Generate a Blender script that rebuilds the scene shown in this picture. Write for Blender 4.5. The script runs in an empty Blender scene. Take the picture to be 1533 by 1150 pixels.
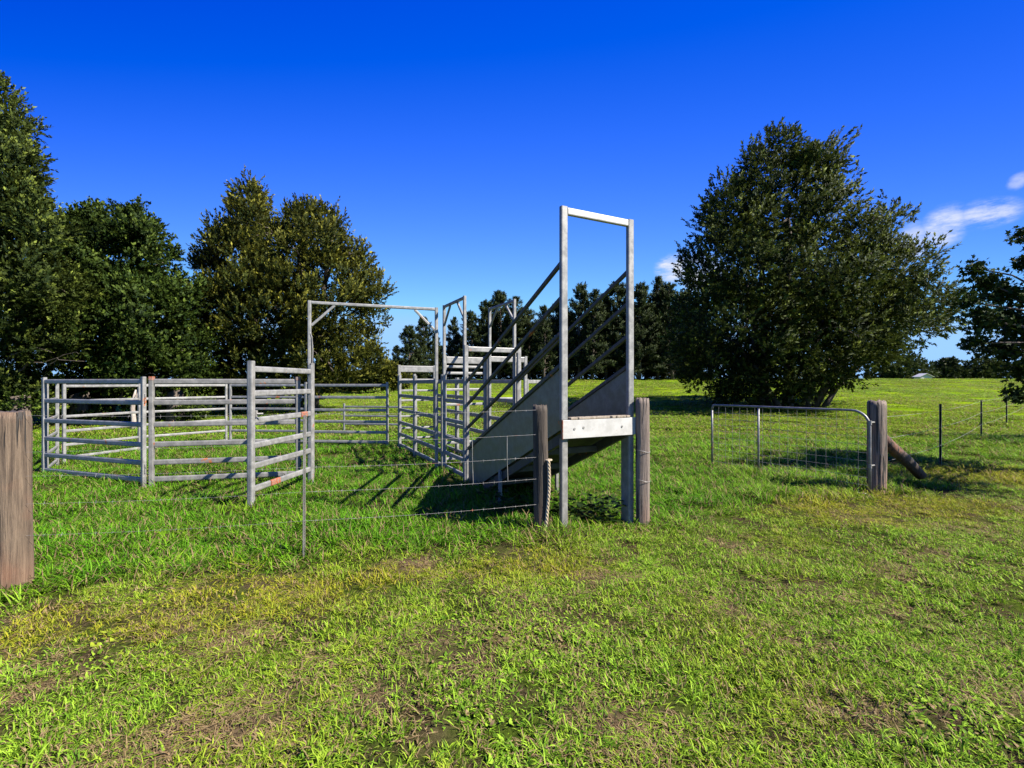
import bpy, math, random
import numpy as np
from mathutils import Vector, Matrix

# ------------------------------------------------------------------ scene
S = bpy.context.scene
C = S.collection
F = 700.0            # focal length in photo pixels (photo 1533 wide)
CX, HZ = 766.5, 573.0
EYE = 1.65
SUN_AZ = math.radians(-21.0)     # direction to the sun in plan, measured from +X
SUN_EL = math.radians(44.0)
R = math.radians

def at(px, py, d):
    return Vector(((px - CX) * d / F, d, EYE + (HZ - py) * d / F))

# ------------------------------------------------------------------ noise
def _hash(ix, iy, seed):
    n = (ix.astype(np.int64) * 374761393 + iy.astype(np.int64) * 668265263 + seed * 974634777) & 0x7fffffff
    n = ((n ^ (n >> 13)) * 1274126177) & 0x7fffffff
    return ((n ^ (n >> 16)) & 0xffff) / 65535.0

def vnoise(x, y, seed=0):
    x = np.asarray(x, float); y = np.asarray(y, float)
    ix = np.floor(x); iy = np.floor(y)
    fx = x - ix; fy = y - iy
    fx = fx * fx * (3 - 2 * fx); fy = fy * fy * (3 - 2 * fy)
    a = _hash(ix, iy, seed); b = _hash(ix + 1, iy, seed)
    c = _hash(ix, iy + 1, seed); d = _hash(ix + 1, iy + 1, seed)
    return a + (b - a) * fx + (c - a) * fy + (a - b - c + d) * fx * fy

def fbm(x, y, seed=0, o=3):
    s = 0; a = .5; t = 0
    for i in range(o):
        s = s + a * vnoise(np.asarray(x) * 2 ** i, np.asarray(y) * 2 ** i, seed + i * 7); t += a; a *= .5
    return s / t

def noise3(P, s, seed=0):
    return (vnoise(P[:, 0] * s + P[:, 2] * s * .71, P[:, 1] * s - P[:, 2] * s * .53, seed) +
            vnoise(P[:, 2] * s + 11.3, P[:, 0] * s * .8 - P[:, 1] * s * .6, seed + 5)) * .5

def sstep(a, b, x):
    t = np.clip((np.asarray(x, float) - a) / (b - a), 0, 1)
    return t * t * (3 - 2 * t)

# ------------------------------------------------------------------ terrain
def hill(x, y):
    x = np.asarray(x, float); y = np.asarray(y, float)
    t = np.clip((y - 15) / 57.0, 0, 1)
    base = 2.22 * (t ** 1.25)
    base = base - .35 * np.clip((y - 74) / 60, 0, 1)
    left = sstep(-26, -6, x)              # the pasture under the old trees stays flat
    roll = (fbm(x * .06, y * .06, 3) - .5) * .35 * sstep(14, 40, y) * (1 - sstep(60, 72, y))
    drop = -.10 * sstep(40, 110, x)
    return base * (.35 + .65 * left) + roll + drop * sstep(40, 80, y)

def micro(x, y):
    near = 1 - sstep(16, 30, np.abs(y))
    return ((fbm(np.asarray(x) * 1.7, np.asarray(y) * 1.7, 21) - .5) * .075 + (fbm(np.asarray(x) * .5, np.asarray(y) * .5, 31) - .5) * .10) * near

def gz(x, y):
    return hill(x, y) + micro(x, y)

def g(x, y):
    return float(gz(np.array([x]), np.array([y]))[0])

PATCH = [(640, 975, .22), (690, 960, .14), (905, 1070, .22), (960, 1105, .20), (300, 1105, .30), (395, 1085, .20), (45, 1030, .22),
         (620, 848, .24), (760, 965, .16), (1190, 885, .2), (1330, 848, .3), (1500, 1050, .2), (1290, 1065, .2), (1395, 830, .25),
         (885, 870, .22), (470, 985, .2), (560, 1040, .18), (1180, 960, .22), (150, 1120, .2), (1410, 1045, .18), (330, 960, .25), (1090, 905, .2)]
YELLOW = [(375, 888, .42), (480, 880, .3), (250, 925, .35), (560, 870, .3), (1490, 715, 1.0), (1380, 760, .7), (60, 945, .3), (1250, 770, .6),
          (830, 850, .3), (730, 860, .3)]
BARE = [(893, 822, .11)]

def gp(px, py):
    d = F * EYE / (py - HZ)
    return (px - CX) * d / F, d

def fence_y(x):
    return 4.75 + .33 * x + .05 * np.sin(np.asarray(x) * 2.1)

def fields(x, y):
    """dry (brown thatch), yellow, lush, bare at each point"""
    x = np.asarray(x, float); y = np.asarray(y, float)
    n = fbm(x * 1.3, y * 1.3, 50, 3)
    wob = .6 + .8 * fbm(x * 4.0, y * 4.0, 60, 2)
    lush = sstep(-.25, .45, y - fence_y(x) + (n - .5) * .9)
    right = sstep(1.5, 5.0, x)
    m = fbm(x * 5.5, y * 5.5, 55, 3)
    dry = sstep(.50, .68, n * .55 + m * .45) * .62 * (1 - lush)
    for px, py, r in PATCH:
        cx, cy = gp(px, py)
        q = np.hypot((x - cx) / 1.35, y - cy) / (r * wob * .72)
        dry = np.maximum(dry, (1 - sstep(.5, 1.5, q)) * .9 * (.30 + .9 * m).clip(0, 1))
    yel = .34 * (1 - lush) * sstep(.40, .6, fbm(x * .7, y * .7, 80))
    for px, py, r in YELLOW:
        cx, cy = gp(px, py)
        q = np.hypot((x - cx) / 1.5, y - cy) / (r * wob)
        yel = np.maximum(yel, (1 - sstep(.5, 1.5, q)))
    lush = lush * (1 - .55 * right * (1 - sstep(10, 16, y)))
    far = sstep(10, 26, y)
    lush = lush * (1 - .55 * far)
    bare = np.zeros_like(x)
    for px, py, r in BARE:
        cx, cy = gp(px, py)
        bare = np.maximum(bare, 1 - sstep(.5, 1.1, np.hypot((x - cx) / 1.2, y - cy) / (r * wob)))
    return dry, yel, lush, bare

# ------------------------------------------------------------------ mesh helpers
class MB:
    def __init__(s): s.v = []; s.f = []
    def add(s, vs, fs):
        o = len(s.v); s.v += [tuple(v) for v in vs]; s.f += [tuple(i + o for i in f) for f in fs]
    def prism(s, p0, p1, prof, up=(0, 0, 1)):
        p0 = Vector(p0); p1 = Vector(p1); ax = (p1 - p0).normalized(); up = Vector(up)
        if abs(ax.dot(up)) > .99: up = Vector((0, 1, 0)) if abs(ax.y) < .9 else Vector((1, 0, 0))
        sd = ax.cross(up).normalized(); u2 = sd.cross(ax).normalized()
        n = len(prof)
        vs = [p0 + sd * a + u2 * b for a, b in prof] + [p1 + sd * a + u2 * b for a, b in prof]
        fs = [(i, (i + 1) % n, n + (i + 1) % n, n + i) for i in range(n)] + [tuple(range(n))[::-1], tuple(range(n, 2 * n))]
        s.add(vs, fs)
    def beam(s, p0, p1, w, h, up=(0, 0, 1), r=None):
        """rounded rectangular bar: w across, h along up"""
        r = min(w, h) * .22 if r is None else r
        prof = []
        for cx, cy, a0 in ((w / 2 - r, h / 2 - r, 0), (-w / 2 + r, h / 2 - r, 90), (-w / 2 + r, -h / 2 + r, 180), (w / 2 - r, -h / 2 + r, 270)):
            for k in range(3):
                a = R(a0 + k * 45); prof.append((cx + r * math.cos(a), cy + r * math.sin(a)))
        s.prism(p0, p1, prof, up)
    def oval(s, p0, p1, w, h, up=(0, 0, 1), n=12):
        s.prism(p0, p1, [(w / 2 * math.copysign(abs(math.cos(a)) ** .5, math.cos(a)), h / 2 * math.copysign(abs(math.sin(a)) ** .5, math.sin(a)))
                         for a in [2 * math.pi * (k + .5) / n for k in range(n)]], up)
    def tube(s, pts, r, n=8, cap=True):
        pts = [Vector(p) for p in pts]
        rs = r if isinstance(r, (list, tuple)) else [r] * len(pts)
        t0 = (pts[1] - pts[0]).normalized()
        up = Vector((0, 0, 1)) if abs(t0.z) < .9 else Vector((1, 0, 0))
        sd = t0.cross(up).normalized(); vs = []; fs = []
        for i, p in enumerate(pts):
            t = (pts[min(i + 1, len(pts) - 1)] - pts[max(i - 1, 0)])
            t = t.normalized() if t.length > 1e-9 else t0
            sd = (sd - t * sd.dot(t)); sd = sd.normalized() if sd.length > 1e-6 else t.orthogonal().normalized()
            b = t.cross(sd)
            for k in range(n):
                a = 2 * math.pi * k / n
                vs.append(p + (sd * math.cos(a) + b * math.sin(a)) * rs[i])
        for i in range(len(pts) - 1):
            for k in range(n):
                fs.append((i * n + k, i * n + (k + 1) % n, (i + 1) * n + (k + 1) % n, (i + 1) * n + k))
        if cap:
            fs.append(tuple(range(n))[::-1]); fs.append(tuple(range((len(pts) - 1) * n, len(pts) * n)))
        s.add(vs, fs)
    def build(s, name, mat, parent=None, smooth=False, loc=None):
        off = Vector(parent_loc(parent)) if parent else Vector(loc or (0, 0, 0))
        me = bpy.data.meshes.new(name)
        me.from_pydata([tuple(Vector(v) - off) for v in s.v], [], s.f)
        me.materials.append(mat); me.update()
        if smooth:
            me.polygons.foreach_set('use_smooth', [True] * len(me.polygons))
        o = bpy.data.objects.new(name, me); C.objects.link(o)
        if parent: o.parent = parent
        else: o.location = off
        return o

def parent_loc(o):
    l = Vector((0, 0, 0))
    while o: l += o.location; o = o.parent
    return l

def tag(o, label=None, cat=None, group=None, kind=None):
    if label: o['label'] = label
    if cat: o['category'] = cat
    if group: o['group'] = group
    if kind: o['kind'] = kind
    return o

def thing(name, loc, label, cat, group=None):
    o = bpy.data.objects.new(name, None); o.empty_display_size = .2; C.objects.link(o); o.location = loc
    return tag(o, label, cat, group)

def np_mesh(name, V, Fq, mat, attrs=None, smooth=False, normals=None):
    """V (N,3), Fq (M,k)"""
    me = bpy.data.meshes.new(name); M, k = Fq.shape
    me.vertices.add(len(V)); me.vertices.foreach_set('co', V.astype(np.float32).ravel())
    me.loops.add(M * k); me.loops.foreach_set('vertex_index', Fq.astype(np.int32).ravel())
    me.polygons.add(M); me.polygons.foreach_set('loop_start', (np.arange(M) * k).astype(np.int32))
    if smooth: me.polygons.foreach_set('use_smooth', np.ones(M, bool))
    for nm, dom, arr in (attrs or []):
        a = me.attributes.new(nm, 'FLOAT', dom); a.data.foreach_set('value', arr.astype(np.float32).ravel())
    me.update(calc_edges=True); me.materials.append(mat)
    if normals is not None:
        me.polygons.foreach_set('use_smooth', np.ones(M, bool)); me.normals_split_custom_set(np.repeat(normals, k, 0).tolist())
    return me

# ------------------------------------------------------------------ node helpers
class NT:
    def __init__(s, tree): s.t = tree
    def n(s, typ, **kw):
        nd = s.t.nodes.new(typ)
        for k, v in kw.items(): setattr(nd, k, v)
        return nd
    def put(s, sock, v):
        if isinstance(v, bpy.types.NodeSocket): s.t.links.new(v, sock)
        else: sock.default_value = v
    def math(s, op, a, b=None, c=None, clamp=False):
        nd = s.n('ShaderNodeMath', operation=op, use_clamp=clamp)
        for i, v in enumerate((a, b, c)):
            if v is not None: s.put(nd.inputs[i], v)
        return nd.outputs[0]
    def mix(s, f, a, b):
        nd = s.n('ShaderNodeMix', data_type='RGBA'); s.put(nd.inputs[0], f)
        for i, v in ((6, a), (7, b)):
            s.put(nd.inputs[i], v if isinstance(v, bpy.types.NodeSocket) else (*v, 1))
        return nd.outputs[2]
    def noise(s, vec, scale, detail=3, rough=.55, out=0):
        nd = s.n('ShaderNodeTexNoise'); nd.inputs['Scale'].default_value = scale
        nd.inputs['Detail'].default_value = detail; nd.inputs['Roughness'].default_value = rough
        if vec is not None: s.t.links.new(vec, nd.inputs['Vector'])
        return nd.outputs[out]
    def ramp(s, v, a, b, lo=0., hi=1.):
        nd = s.n('ShaderNodeMapRange', interpolation_type='SMOOTHSTEP'); s.put(nd.inputs[0], v)
        for i, x in ((1, a), (2, b), (3, lo), (4, hi)): nd.inputs[i].default_value = x
        return nd.outputs[0]
    def attr(s, name, typ='GEOMETRY'):
        nd = s.n('ShaderNodeAttribute', attribute_name=name, attribute_type=typ); return nd.outputs['Fac']
    def scalevec(s, vec, sc):
        nd = s.n('ShaderNodeMapping'); s.t.links.new(vec, nd.inputs['Vector']); nd.inputs['Scale'].default_value = sc
        return nd.outputs[0]

def material(name):
    m = bpy.data.materials.new(name); m.use_nodes = True
    t = NT(m.node_tree); p = m.node_tree.nodes['Principled BSDF']
    return m, t, p

def geo_pos(t): return t.n('ShaderNodeNewGeometry').outputs['Position']
def obj_co(t): return t.n('ShaderNodeTexCoord').outputs['Object']
def bump(t, p, h, strength, dist):
    b = t.n('ShaderNodeBump'); b.inputs['Strength'].default_value = strength; b.inputs['Distance'].default_value = dist
    t.put(b.inputs['Height'], h); t.t.links.new(b.outputs[0], p.inputs['Normal'])

def galv(name, base=(.24, .237, .225), metal=.22, rough=.45, rust=.0, grain=1.):
    m, t, p = material(name); v = geo_pos(t)
    sp = t.noise(v, 9, 4, .7); fine = t.noise(v, 90, 2)
    c = t.mix(t.ramp(sp, .35, .7), tuple(x * .72 for x in base), tuple(min(1, x * 1.15) for x in base))
    c = t.mix(t.math('MULTIPLY', t.ramp(fine, .45, .75), .35 * grain), c, tuple(x * .55 for x in base))
    run = t.noise(t.scalevec(v, (14, 14, 1.2)), 1.0, 3)
    c = t.mix(t.math('MULTIPLY', t.ramp(run, .55, .75), .45), c, (.20, .18, .16))
    rn = t.ramp(t.noise(v, 3.3, 5, .65), .66 - rust, .70 - rust)
    c = t.mix(rn, c, (.30, .10, .035))
    t.put(p.inputs['Base Color'], c)
    t.put(p.inputs['Metallic'], t.math('MULTIPLY', t.math('SUBTRACT', 1, rn), metal))
    t.put(p.inputs['Roughness'], t.ramp(sp, .2, .8, rough - .08, rough + .2))
    bump(t, p, fine, .12 * grain, .002)
    return m

GALV = galv('galvanised_steel')
GALV_OLD = galv('weathered_galvanised_steel', (.215, .207, .19), .2, .5, .012)
SHEET = galv('galvanised_sheet', (.17, .18, .155), .45, .38, 0, .0)
PIPE = galv('grey_gate_pipe', (.20, .195, .19), .3, .42)
SHADED_STEEL = galv('shade_darkened_steel', (.065, .064, .056), .15, .55, .02)  # steel with the shade on the ramp's parts put into its base colour
WIRE = galv('fence_wire', (.22, .21, .20), .3, .5)

def paint_white():
    m, t, p = material('weathered_white_paint'); v = geo_pos(t)
    a = t.noise(v, 7, 5, .7); b = t.noise(v, 45, 3, .6)
    c = t.mix(t.ramp(a, .35, .7), (.41, .40, .375), (.32, .31, .285))
    c = t.mix(t.ramp(b, .68, .74), c, (.28, .13, .07))
    t.put(p.inputs['Base Color'], c); p.inputs['Roughness'].default_value = .5
    bump(t, p, b, .1, .002); return m
WHITE = paint_white()

def paint_orange():
    m, t, p = material('orange_marking_paint'); v = geo_pos(t)
    t.put(p.inputs['Base Color'], t.mix(t.ramp(t.noise(v, 40, 4, .7), .42, .6), (.28, .06, .012), (.20, .16, .13)))
    p.inputs['Roughness'].default_value = .6; return m
ORANGE = paint_orange()

def wood(name, c1, c2, red=.3):
    m, t, p = material(name); v = geo_pos(t)
    w = t.noise(v, 3, 2)
    gr = t.noise(t.scalevec(v, (38, 38, 1.6)), 1.0, 5, .65)
    fi = t.noise(t.scalevec(v, (140, 140, 5)), 1.0, 3, .6)
    c = t.mix(t.ramp(gr, .3, .7), c1, c2)
    c = t.mix(t.math('MULTIPLY', t.ramp(fi, .5, .75), .6), c, tuple(x * .4 for x in c1))
    c = t.mix(t.math('MULTIPLY', t.ramp(t.noise(v, 2.2, 4, .6), .5, .72), red), c, (.26, .10, .05))
    z = t.n('ShaderNodeSeparateXYZ'); t.put(z.inputs[0], v)
    low = t.ramp(z.outputs[2], .0, .45, 1, 0)
    c = t.mix(t.math('MULTIPLY', low, red), c, (.24, .105, .055))
    cr = t.ramp(t.noise(t.scalevec(v, (22, 22, .9)), 1.0, 2, .5), .36, .40, 1, 0)
    c = t.mix(cr, c, (.03, .025, .02))
    t.put(p.inputs['Base Color'], c); p.inputs['Roughness'].default_value = .85
    h = t.math('ADD', t.math('MULTIPLY', gr, .6), t.math('ADD', t.math('MULTIPLY', fi, .4), t.math('MULTIPLY', cr, -1.2)))
    bump(t, p, h, 1.0, .02); return m
WOOD = wood('weathered_timber', (.060, .040, .025), (.150, .107, .070), .2)
WOOD_GREY = wood('grey_split_timber', (.11, .08, .062), (.20, .158, .13), .25)
WOOD_SHADED = wood('shade_darkened_timber', (.03, .023, .017), (.07, .053, .039), .45)  # timber colour darkened to carry the ramp's shadow on its post
PLANK = wood('pale_floor_timber', (.21, .165, .115), (.30, .25, .19), .15)

def rope_mat():
    m, t, p = material('sun_bleached_rope'); v = geo_pos(t)
    t.put(p.inputs['Base Color'], t.mix(t.noise(v, 60, 3), (.28, .21, .13), (.42, .35, .25))); p.inputs['Roughness'].default_value = .9; return m
ROPE = rope_mat()

def bark(name, a, b):
    m, t, p = material(name); v = geo_pos(t)
    n = t.noise(t.scalevec(v, (9, 9, 1.6)), 1.0, 5, .7)
    t.put(p.inputs['Base Color'], t.mix(t.ramp(n, .3, .7), a, b)); p.inputs['Roughness'].default_value = .9
    bump(t, p, n, .8, .06); return m
BARK = bark('brown_bark', (.035, .026, .02), (.11, .085, .065))
BARK_PALE = bark('pale_bark', (.22, .18, .15), (.42, .37, .31))

def leaf_mat(name, dark, mid, tip, trans=.28, rough=.6, spec=.07):
    m, t, p = material(name)
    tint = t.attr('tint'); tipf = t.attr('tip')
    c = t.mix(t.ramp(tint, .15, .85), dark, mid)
    c = t.mix(tipf, c, tip)  # paler new growth, its colour also brightened to stand for sunlit sprig tips
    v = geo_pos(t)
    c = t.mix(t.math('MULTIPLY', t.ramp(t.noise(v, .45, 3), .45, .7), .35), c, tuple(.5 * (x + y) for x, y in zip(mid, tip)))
    t.put(p.inputs['Base Color'], c); p.inputs['Roughness'].default_value = rough
    p.inputs['Specular IOR Level'].default_value = spec
    tr = t.n('ShaderNodeBsdfTranslucent'); t.put(tr.inputs[0], t.mix(.5, c, tip))
    mx = t.n('ShaderNodeMixShader'); mx.inputs[0].default_value = trans
    t.t.links.new(p.outputs[0], mx.inputs[1]); t.t.links.new(tr.outputs[0], mx.inputs[2])
    t.t.links.new(mx.outputs[0], m.node_tree.nodes['Material Output'].inputs[0]); return m
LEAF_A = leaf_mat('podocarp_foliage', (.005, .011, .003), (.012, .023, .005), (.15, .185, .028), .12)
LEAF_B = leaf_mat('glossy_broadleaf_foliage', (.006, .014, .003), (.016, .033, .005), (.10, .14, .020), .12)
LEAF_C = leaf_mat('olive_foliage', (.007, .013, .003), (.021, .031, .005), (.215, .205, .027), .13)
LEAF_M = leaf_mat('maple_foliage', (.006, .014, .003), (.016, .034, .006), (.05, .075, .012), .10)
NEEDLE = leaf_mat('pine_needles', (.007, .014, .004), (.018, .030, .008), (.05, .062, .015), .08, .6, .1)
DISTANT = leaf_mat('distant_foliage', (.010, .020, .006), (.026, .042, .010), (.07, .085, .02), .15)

def grass_mat():
    m, t, p = material('grass_blades')
    tint = t.attr('tint'); tip = t.attr('tip')
    dry = t.attr('dry', 'INSTANCER'); yel = t.attr('yel', 'INSTANCER'); lush = t.attr('lush', 'INSTANCER')
    v = geo_pos(t)
    c = t.mix(t.ramp(tint, .05, .95), GR_SHORT[0], GR_SHORT[1])
    cl = t.mix(t.ramp(tint, .05, .95), GR_LUSH[0], GR_LUSH[1])
    c = t.mix(lush, c, cl)
    yy = t.math('MULTIPLY', yel, t.ramp(tint, .0, .9, .35, 1.0))
    c = t.mix(yy, c, GR_YEL)
    straw = t.mix(t.ramp(t.noise(v, 60, 2), .3, .7), (.33, .225, .13), (.165, .088, .052))
    sel = t.math('GREATER_THAN', t.math('ADD', t.math('MULTIPLY', dry, .9), .15), t.math('FRACT', t.math('MULTIPLY', tint, 7.31)))
    c = t.mix(t.math('MULTIPLY', sel, .92), c, straw)
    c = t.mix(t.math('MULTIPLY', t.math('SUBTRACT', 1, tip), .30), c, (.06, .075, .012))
    t.put(p.inputs['Base Color'], c); p.inputs['Roughness'].default_value = .5
    p.inputs['Specular IOR Level'].default_value = .06
    tr = t.n('ShaderNodeBsdfTranslucent'); t.put(tr.inputs[0], c)
    mx = t.n('ShaderNodeMixShader'); mx.inputs[0].default_value = .30
    t.t.links.new(p.outputs[0], mx.inputs[1]); t.t.links.new(tr.outputs[0], mx.inputs[2])
    t.t.links.new(mx.outputs[0], m.node_tree.nodes['Material Output'].inputs[0]); return m
GR_SHORT = ((.080, .180, .010), (.300, .475, .036))
GR_LUSH = ((.026, .110, .004), (.112, .295, .009))
GR_YEL = (.33, .30, .022)
GRASS = grass_mat()

def ground_mat():
    m, t, p = material('paddock_ground'); v = geo_pos(t)
    dry = t.attr('dry'); lush = t.attr('lush'); far = t.attr('far'); bare = t.attr('bare')
    n1 = t.noise(v, 34, 8, .8); n2 = t.noise(v, 3.0, 4, .6); n3 = t.noise(v, .35, 5, .6); n4 = t.noise(v, 1.3, 6, .75)
    soil = t.mix(t.ramp(n1, .35, .68), (.018, .013, .007), (.065, .047, .026))
    thatch = t.mix(t.ramp(n1, .3, .7), (.035, .023, .014), (.14, .095, .055))
    grn = t.mix(t.ramp(n1, .3, .7), (.02, .036, .004), (.06, .09, .009))
    c = t.mix(t.ramp(n2, .35, .65), soil, grn)
    c = t.mix(dry, c, thatch)
    fg = t.mix(t.ramp(n3, .35, .68), FAR_G[0], FAR_G[1])
    fg = t.mix(t.math('MULTIPLY', t.ramp(n4, .42, .68), .55), fg, FAR_G[2])
    c = t.mix(far, c, fg)
    red = t.mix(t.ramp(n1, .3, .7), (.15, .035, .012), (.32, .085, .03))
    c = t.mix(bare, c, red)
    t.put(p.inputs['Base Color'], c); p.inputs['Roughness'].default_value = .9; p.inputs['Specular IOR Level'].default_value = .0
    bump(t, p, t.math('ADD', n1, t.math('MULTIPLY', n4, 2.0)), .6, .04); return m
FAR_G = ((.105, .18, .006), (.165, .225, .008), (.08, .145, .006))
GROUND = ground_mat()

SUN_E = 5.0
EXPO = 1.5
SKY_STR = .08
SKY_GRADE = ((1.60, .135, .0, .36), (2.12, .218, .01, .66), (3.3, .15, .18, 1.12))
CLOUD_COL = (.80, .85, .98)
CLOUDS = [(1380, 350, 1450, 325, 20, .75), (1440, 330, 1530, 308, 15, .7), (1340, 360, 1385, 365, 22, .55), (1512, 275, 1545, 262, 8, .4),
          (988, 408, 1030, 395, 20, .95), (1020, 400, 1080, 420, 26, .8), (560, 545, 600, 560, 16, .35)]

# ------------------------------------------------------------------ camera, light, sky
cam = bpy.data.cameras.new('camera'); camo = bpy.data.objects.new('camera', cam); C.objects.link(camo)
camo.location = (0, 0, EYE); camo.rotation_euler = (R(90), 0, 0)
cam.sensor_width = 36; cam.lens = F / 1533 * 36; cam.shift_y = -2.0 / 1533
cam.clip_start = .05; cam.clip_end = 6000
S.camera = camo

sun = bpy.data.lights.new('sun', 'SUN'); sun.energy = SUN_E; sun.angle = R(.53); sun.color = (1.0, .94, .84)
suno = bpy.data.objects.new('sun', sun); C.objects.link(suno)
sd = Vector((math.cos(SUN_EL) * math.cos(SUN_AZ), math.cos(SUN_EL) * math.sin(SUN_AZ), math.sin(SUN_EL)))
suno.rotation_euler = sd.to_track_quat('Z', 'Y').to_euler(); suno.location = sd * 40

W = bpy.data.worlds.new('World'); S.world = W; W.use_nodes = True
wt = NT(W.node_tree); bg = W.node_tree.nodes['Background']
sky = wt.n('ShaderNodeTexSky', sky_type='NISHITA', sun_disc=False, sun_elevation=SUN_EL, sun_rotation=R(90) - SUN_AZ)
sky.air_density = 1.0; sky.dust_density = .25; sky.ozone_density = 4.0; sky.altitude = 300
sep = wt.n('ShaderNodeSeparateColor'); wt.put(sep.inputs[0], sky.outputs[0])
com = wt.n('ShaderNodeCombineColor')
pdir = wt.n('ShaderNodeTexCoord').outputs['Generated']
pv = wt.n('ShaderNodeVectorMath', operation='NORMALIZE'); wt.put(pv.inputs[0], wt.scalevec(pdir, (.3, 1, 1))); wt.put(sky.inputs['Vector'], pv.outputs[0])
DISP = SKY_STR * 2 ** EXPO
for i in range(3):                     # deepen the blue as a polarising filter does
    a_, b_, lo_, hi_ = SKY_GRADE[i]
    q = wt.math('SUBTRACT', wt.math('MULTIPLY', sep.outputs[i], a_ * .1093), b_)
    q = wt.math('MINIMUM', wt.math('MAXIMUM', q, lo_), hi_)
    wt.put(com.inputs[i], wt.math('MULTIPLY', q, 1 / DISP))
skyc = com.outputs[0]
# thin fair-weather cloud, fixed to directions in the sky
tc = wt.n('ShaderNodeTexCoord').outputs['Generated']
sx = wt.n('ShaderNodeSeparateXYZ'); wt.put(sx.inputs[0], tc)
nz = wt.n('ShaderNodeTexNoise'); nz.inputs['Scale'].default_value = 9; nz.inputs['Detail'].default_value = 6; nz.inputs['Roughness'].default_value = .6
wt.put(nz.inputs['Vector'], tc)
nsep = wt.n('ShaderNodeSeparateColor'); wt.put(nsep.inputs[0], nz.outputs['Color'])
az = wt.math('ARCTAN2', sx.outputs[0], sx.outputs[1]); el = wt.math('ARCSINE', sx.outputs[2])
az = wt.math('ADD', az, wt.math('MULTIPLY', wt.math('SUBTRACT', nsep.outputs[0], .5), .05))
el = wt.math('ADD', el, wt.math('MULTIPLY', wt.math('SUBTRACT', nsep.outputs[1], .5), .03))
streak = wt.noise(wt.scalevec(tc, (13, 13, 42)), 1.0, 6, .65)
mask = None
def azel(px, py):
    u, v = (px - CX) / F, (HZ - py) / F
    return math.atan(u), math.atan(v / math.sqrt(1 + u * u))
for px, py, px2, py2, wpx, amp in CLOUDS:
    a0, e0 = azel(px, py); a1, e1 = azel(px2, py2)
    ca, ce = (a0 + a1) / 2, (e0 + e1) / 2
    L = max(math.hypot(a1 - a0, e1 - e0) / 2, .012); th = math.atan2(e1 - e0, a1 - a0); wd = wpx / F * .85
    da = wt.math('SUBTRACT', az, ca); de = wt.math('SUBTRACT', el, ce)
    s1 = wt.math('ADD', wt.math('MULTIPLY', da, math.cos(th) / L), wt.math('MULTIPLY', de, math.sin(th) / L))
    s2 = wt.math('ADD', wt.math('MULTIPLY', da, -math.sin(th) / wd), wt.math('MULTIPLY', de, math.cos(th) / wd))
    q = wt.math('ADD', wt.math('MULTIPLY', s1, s1), wt.math('MULTIPLY', s2, s2))
    b = wt.math('MULTIPLY', wt.ramp(q, 0, 1.9, 1, 0), amp)
    mask = b if mask is None else wt.math('MAXIMUM', mask, b)
mask = wt.math('MULTIPLY', mask, wt.ramp(streak, .34, .66, .0, 1.3), clamp=True)
skyc = wt.mix(mask, skyc, tuple(c / DISP for c in CLOUD_COL))
wt.put(bg.inputs[0], skyc); bg.inputs[1].default_value = SKY_STR

S.view_settings.view_transform = 'Standard'; S.view_settings.look = 'None'
S.view_settings.exposure = EXPO; S.view_settings.gamma = 1
cy = S.cycles
cy.max_bounces = 5; cy.diffuse_bounces = 2; cy.glossy_bounces = 2; cy.transmission_bounces = 3; cy.transparent_max_bounces = 4
cy.caustics_reflective = False; cy.caustics_refractive = False
cy.use_denoising = True; cy.denoiser = 'OPENIMAGEDENOISE'; cy.denoising_input_passes = 'RGB_ALBEDO_NORMAL'; cy.denoising_prefilter = 'ACCURATE'

# ------------------------------------------------------------------ ground
def axis(dense_a, dense_b, step, lo, hi, grow=1.16):
    a = list(np.arange(dense_a, dense_b + 1e-6, step)); s = step; x = dense_b
    while x < hi: s *= grow; x += s; a.append(min(x, hi))
    s = step; x = dense_a
    while x > lo: s *= grow; x -= s; a.insert(0, max(x, lo))
    return np.array(a)
xs = axis(-11, 12, .11, -3000, 3000); ys = axis(.8, 13, .11, -400, 4000, 1.07)
X, Y = np.meshgrid(xs, ys); nx, ny = len(xs), len(ys)
Z = gz(X, Y); dry, yel, lush, bare = fields(X, Y)
Z = Z - .02 * bare
far = sstep(16, 34, np.hypot(X, Y))
V = np.stack([X.ravel(), Y.ravel(), Z.ravel()], 1)
i = np.arange(nx * ny).reshape(ny, nx)
Q = np.stack([i[:-1, :-1].ravel(), i[:-1, 1:].ravel(), i[1:, 1:].ravel(), i[1:, :-1].ravel()], 1)
me = np_mesh('ground', V, Q, GROUND, [('dry', 'POINT', dry), ('lush', 'POINT', lush), ('far', 'POINT', far), ('bare', 'POINT', bare)], True)
go = bpy.data.objects.new('ground', me); C.objects.link(go); tag(go, kind='structure')

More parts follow.
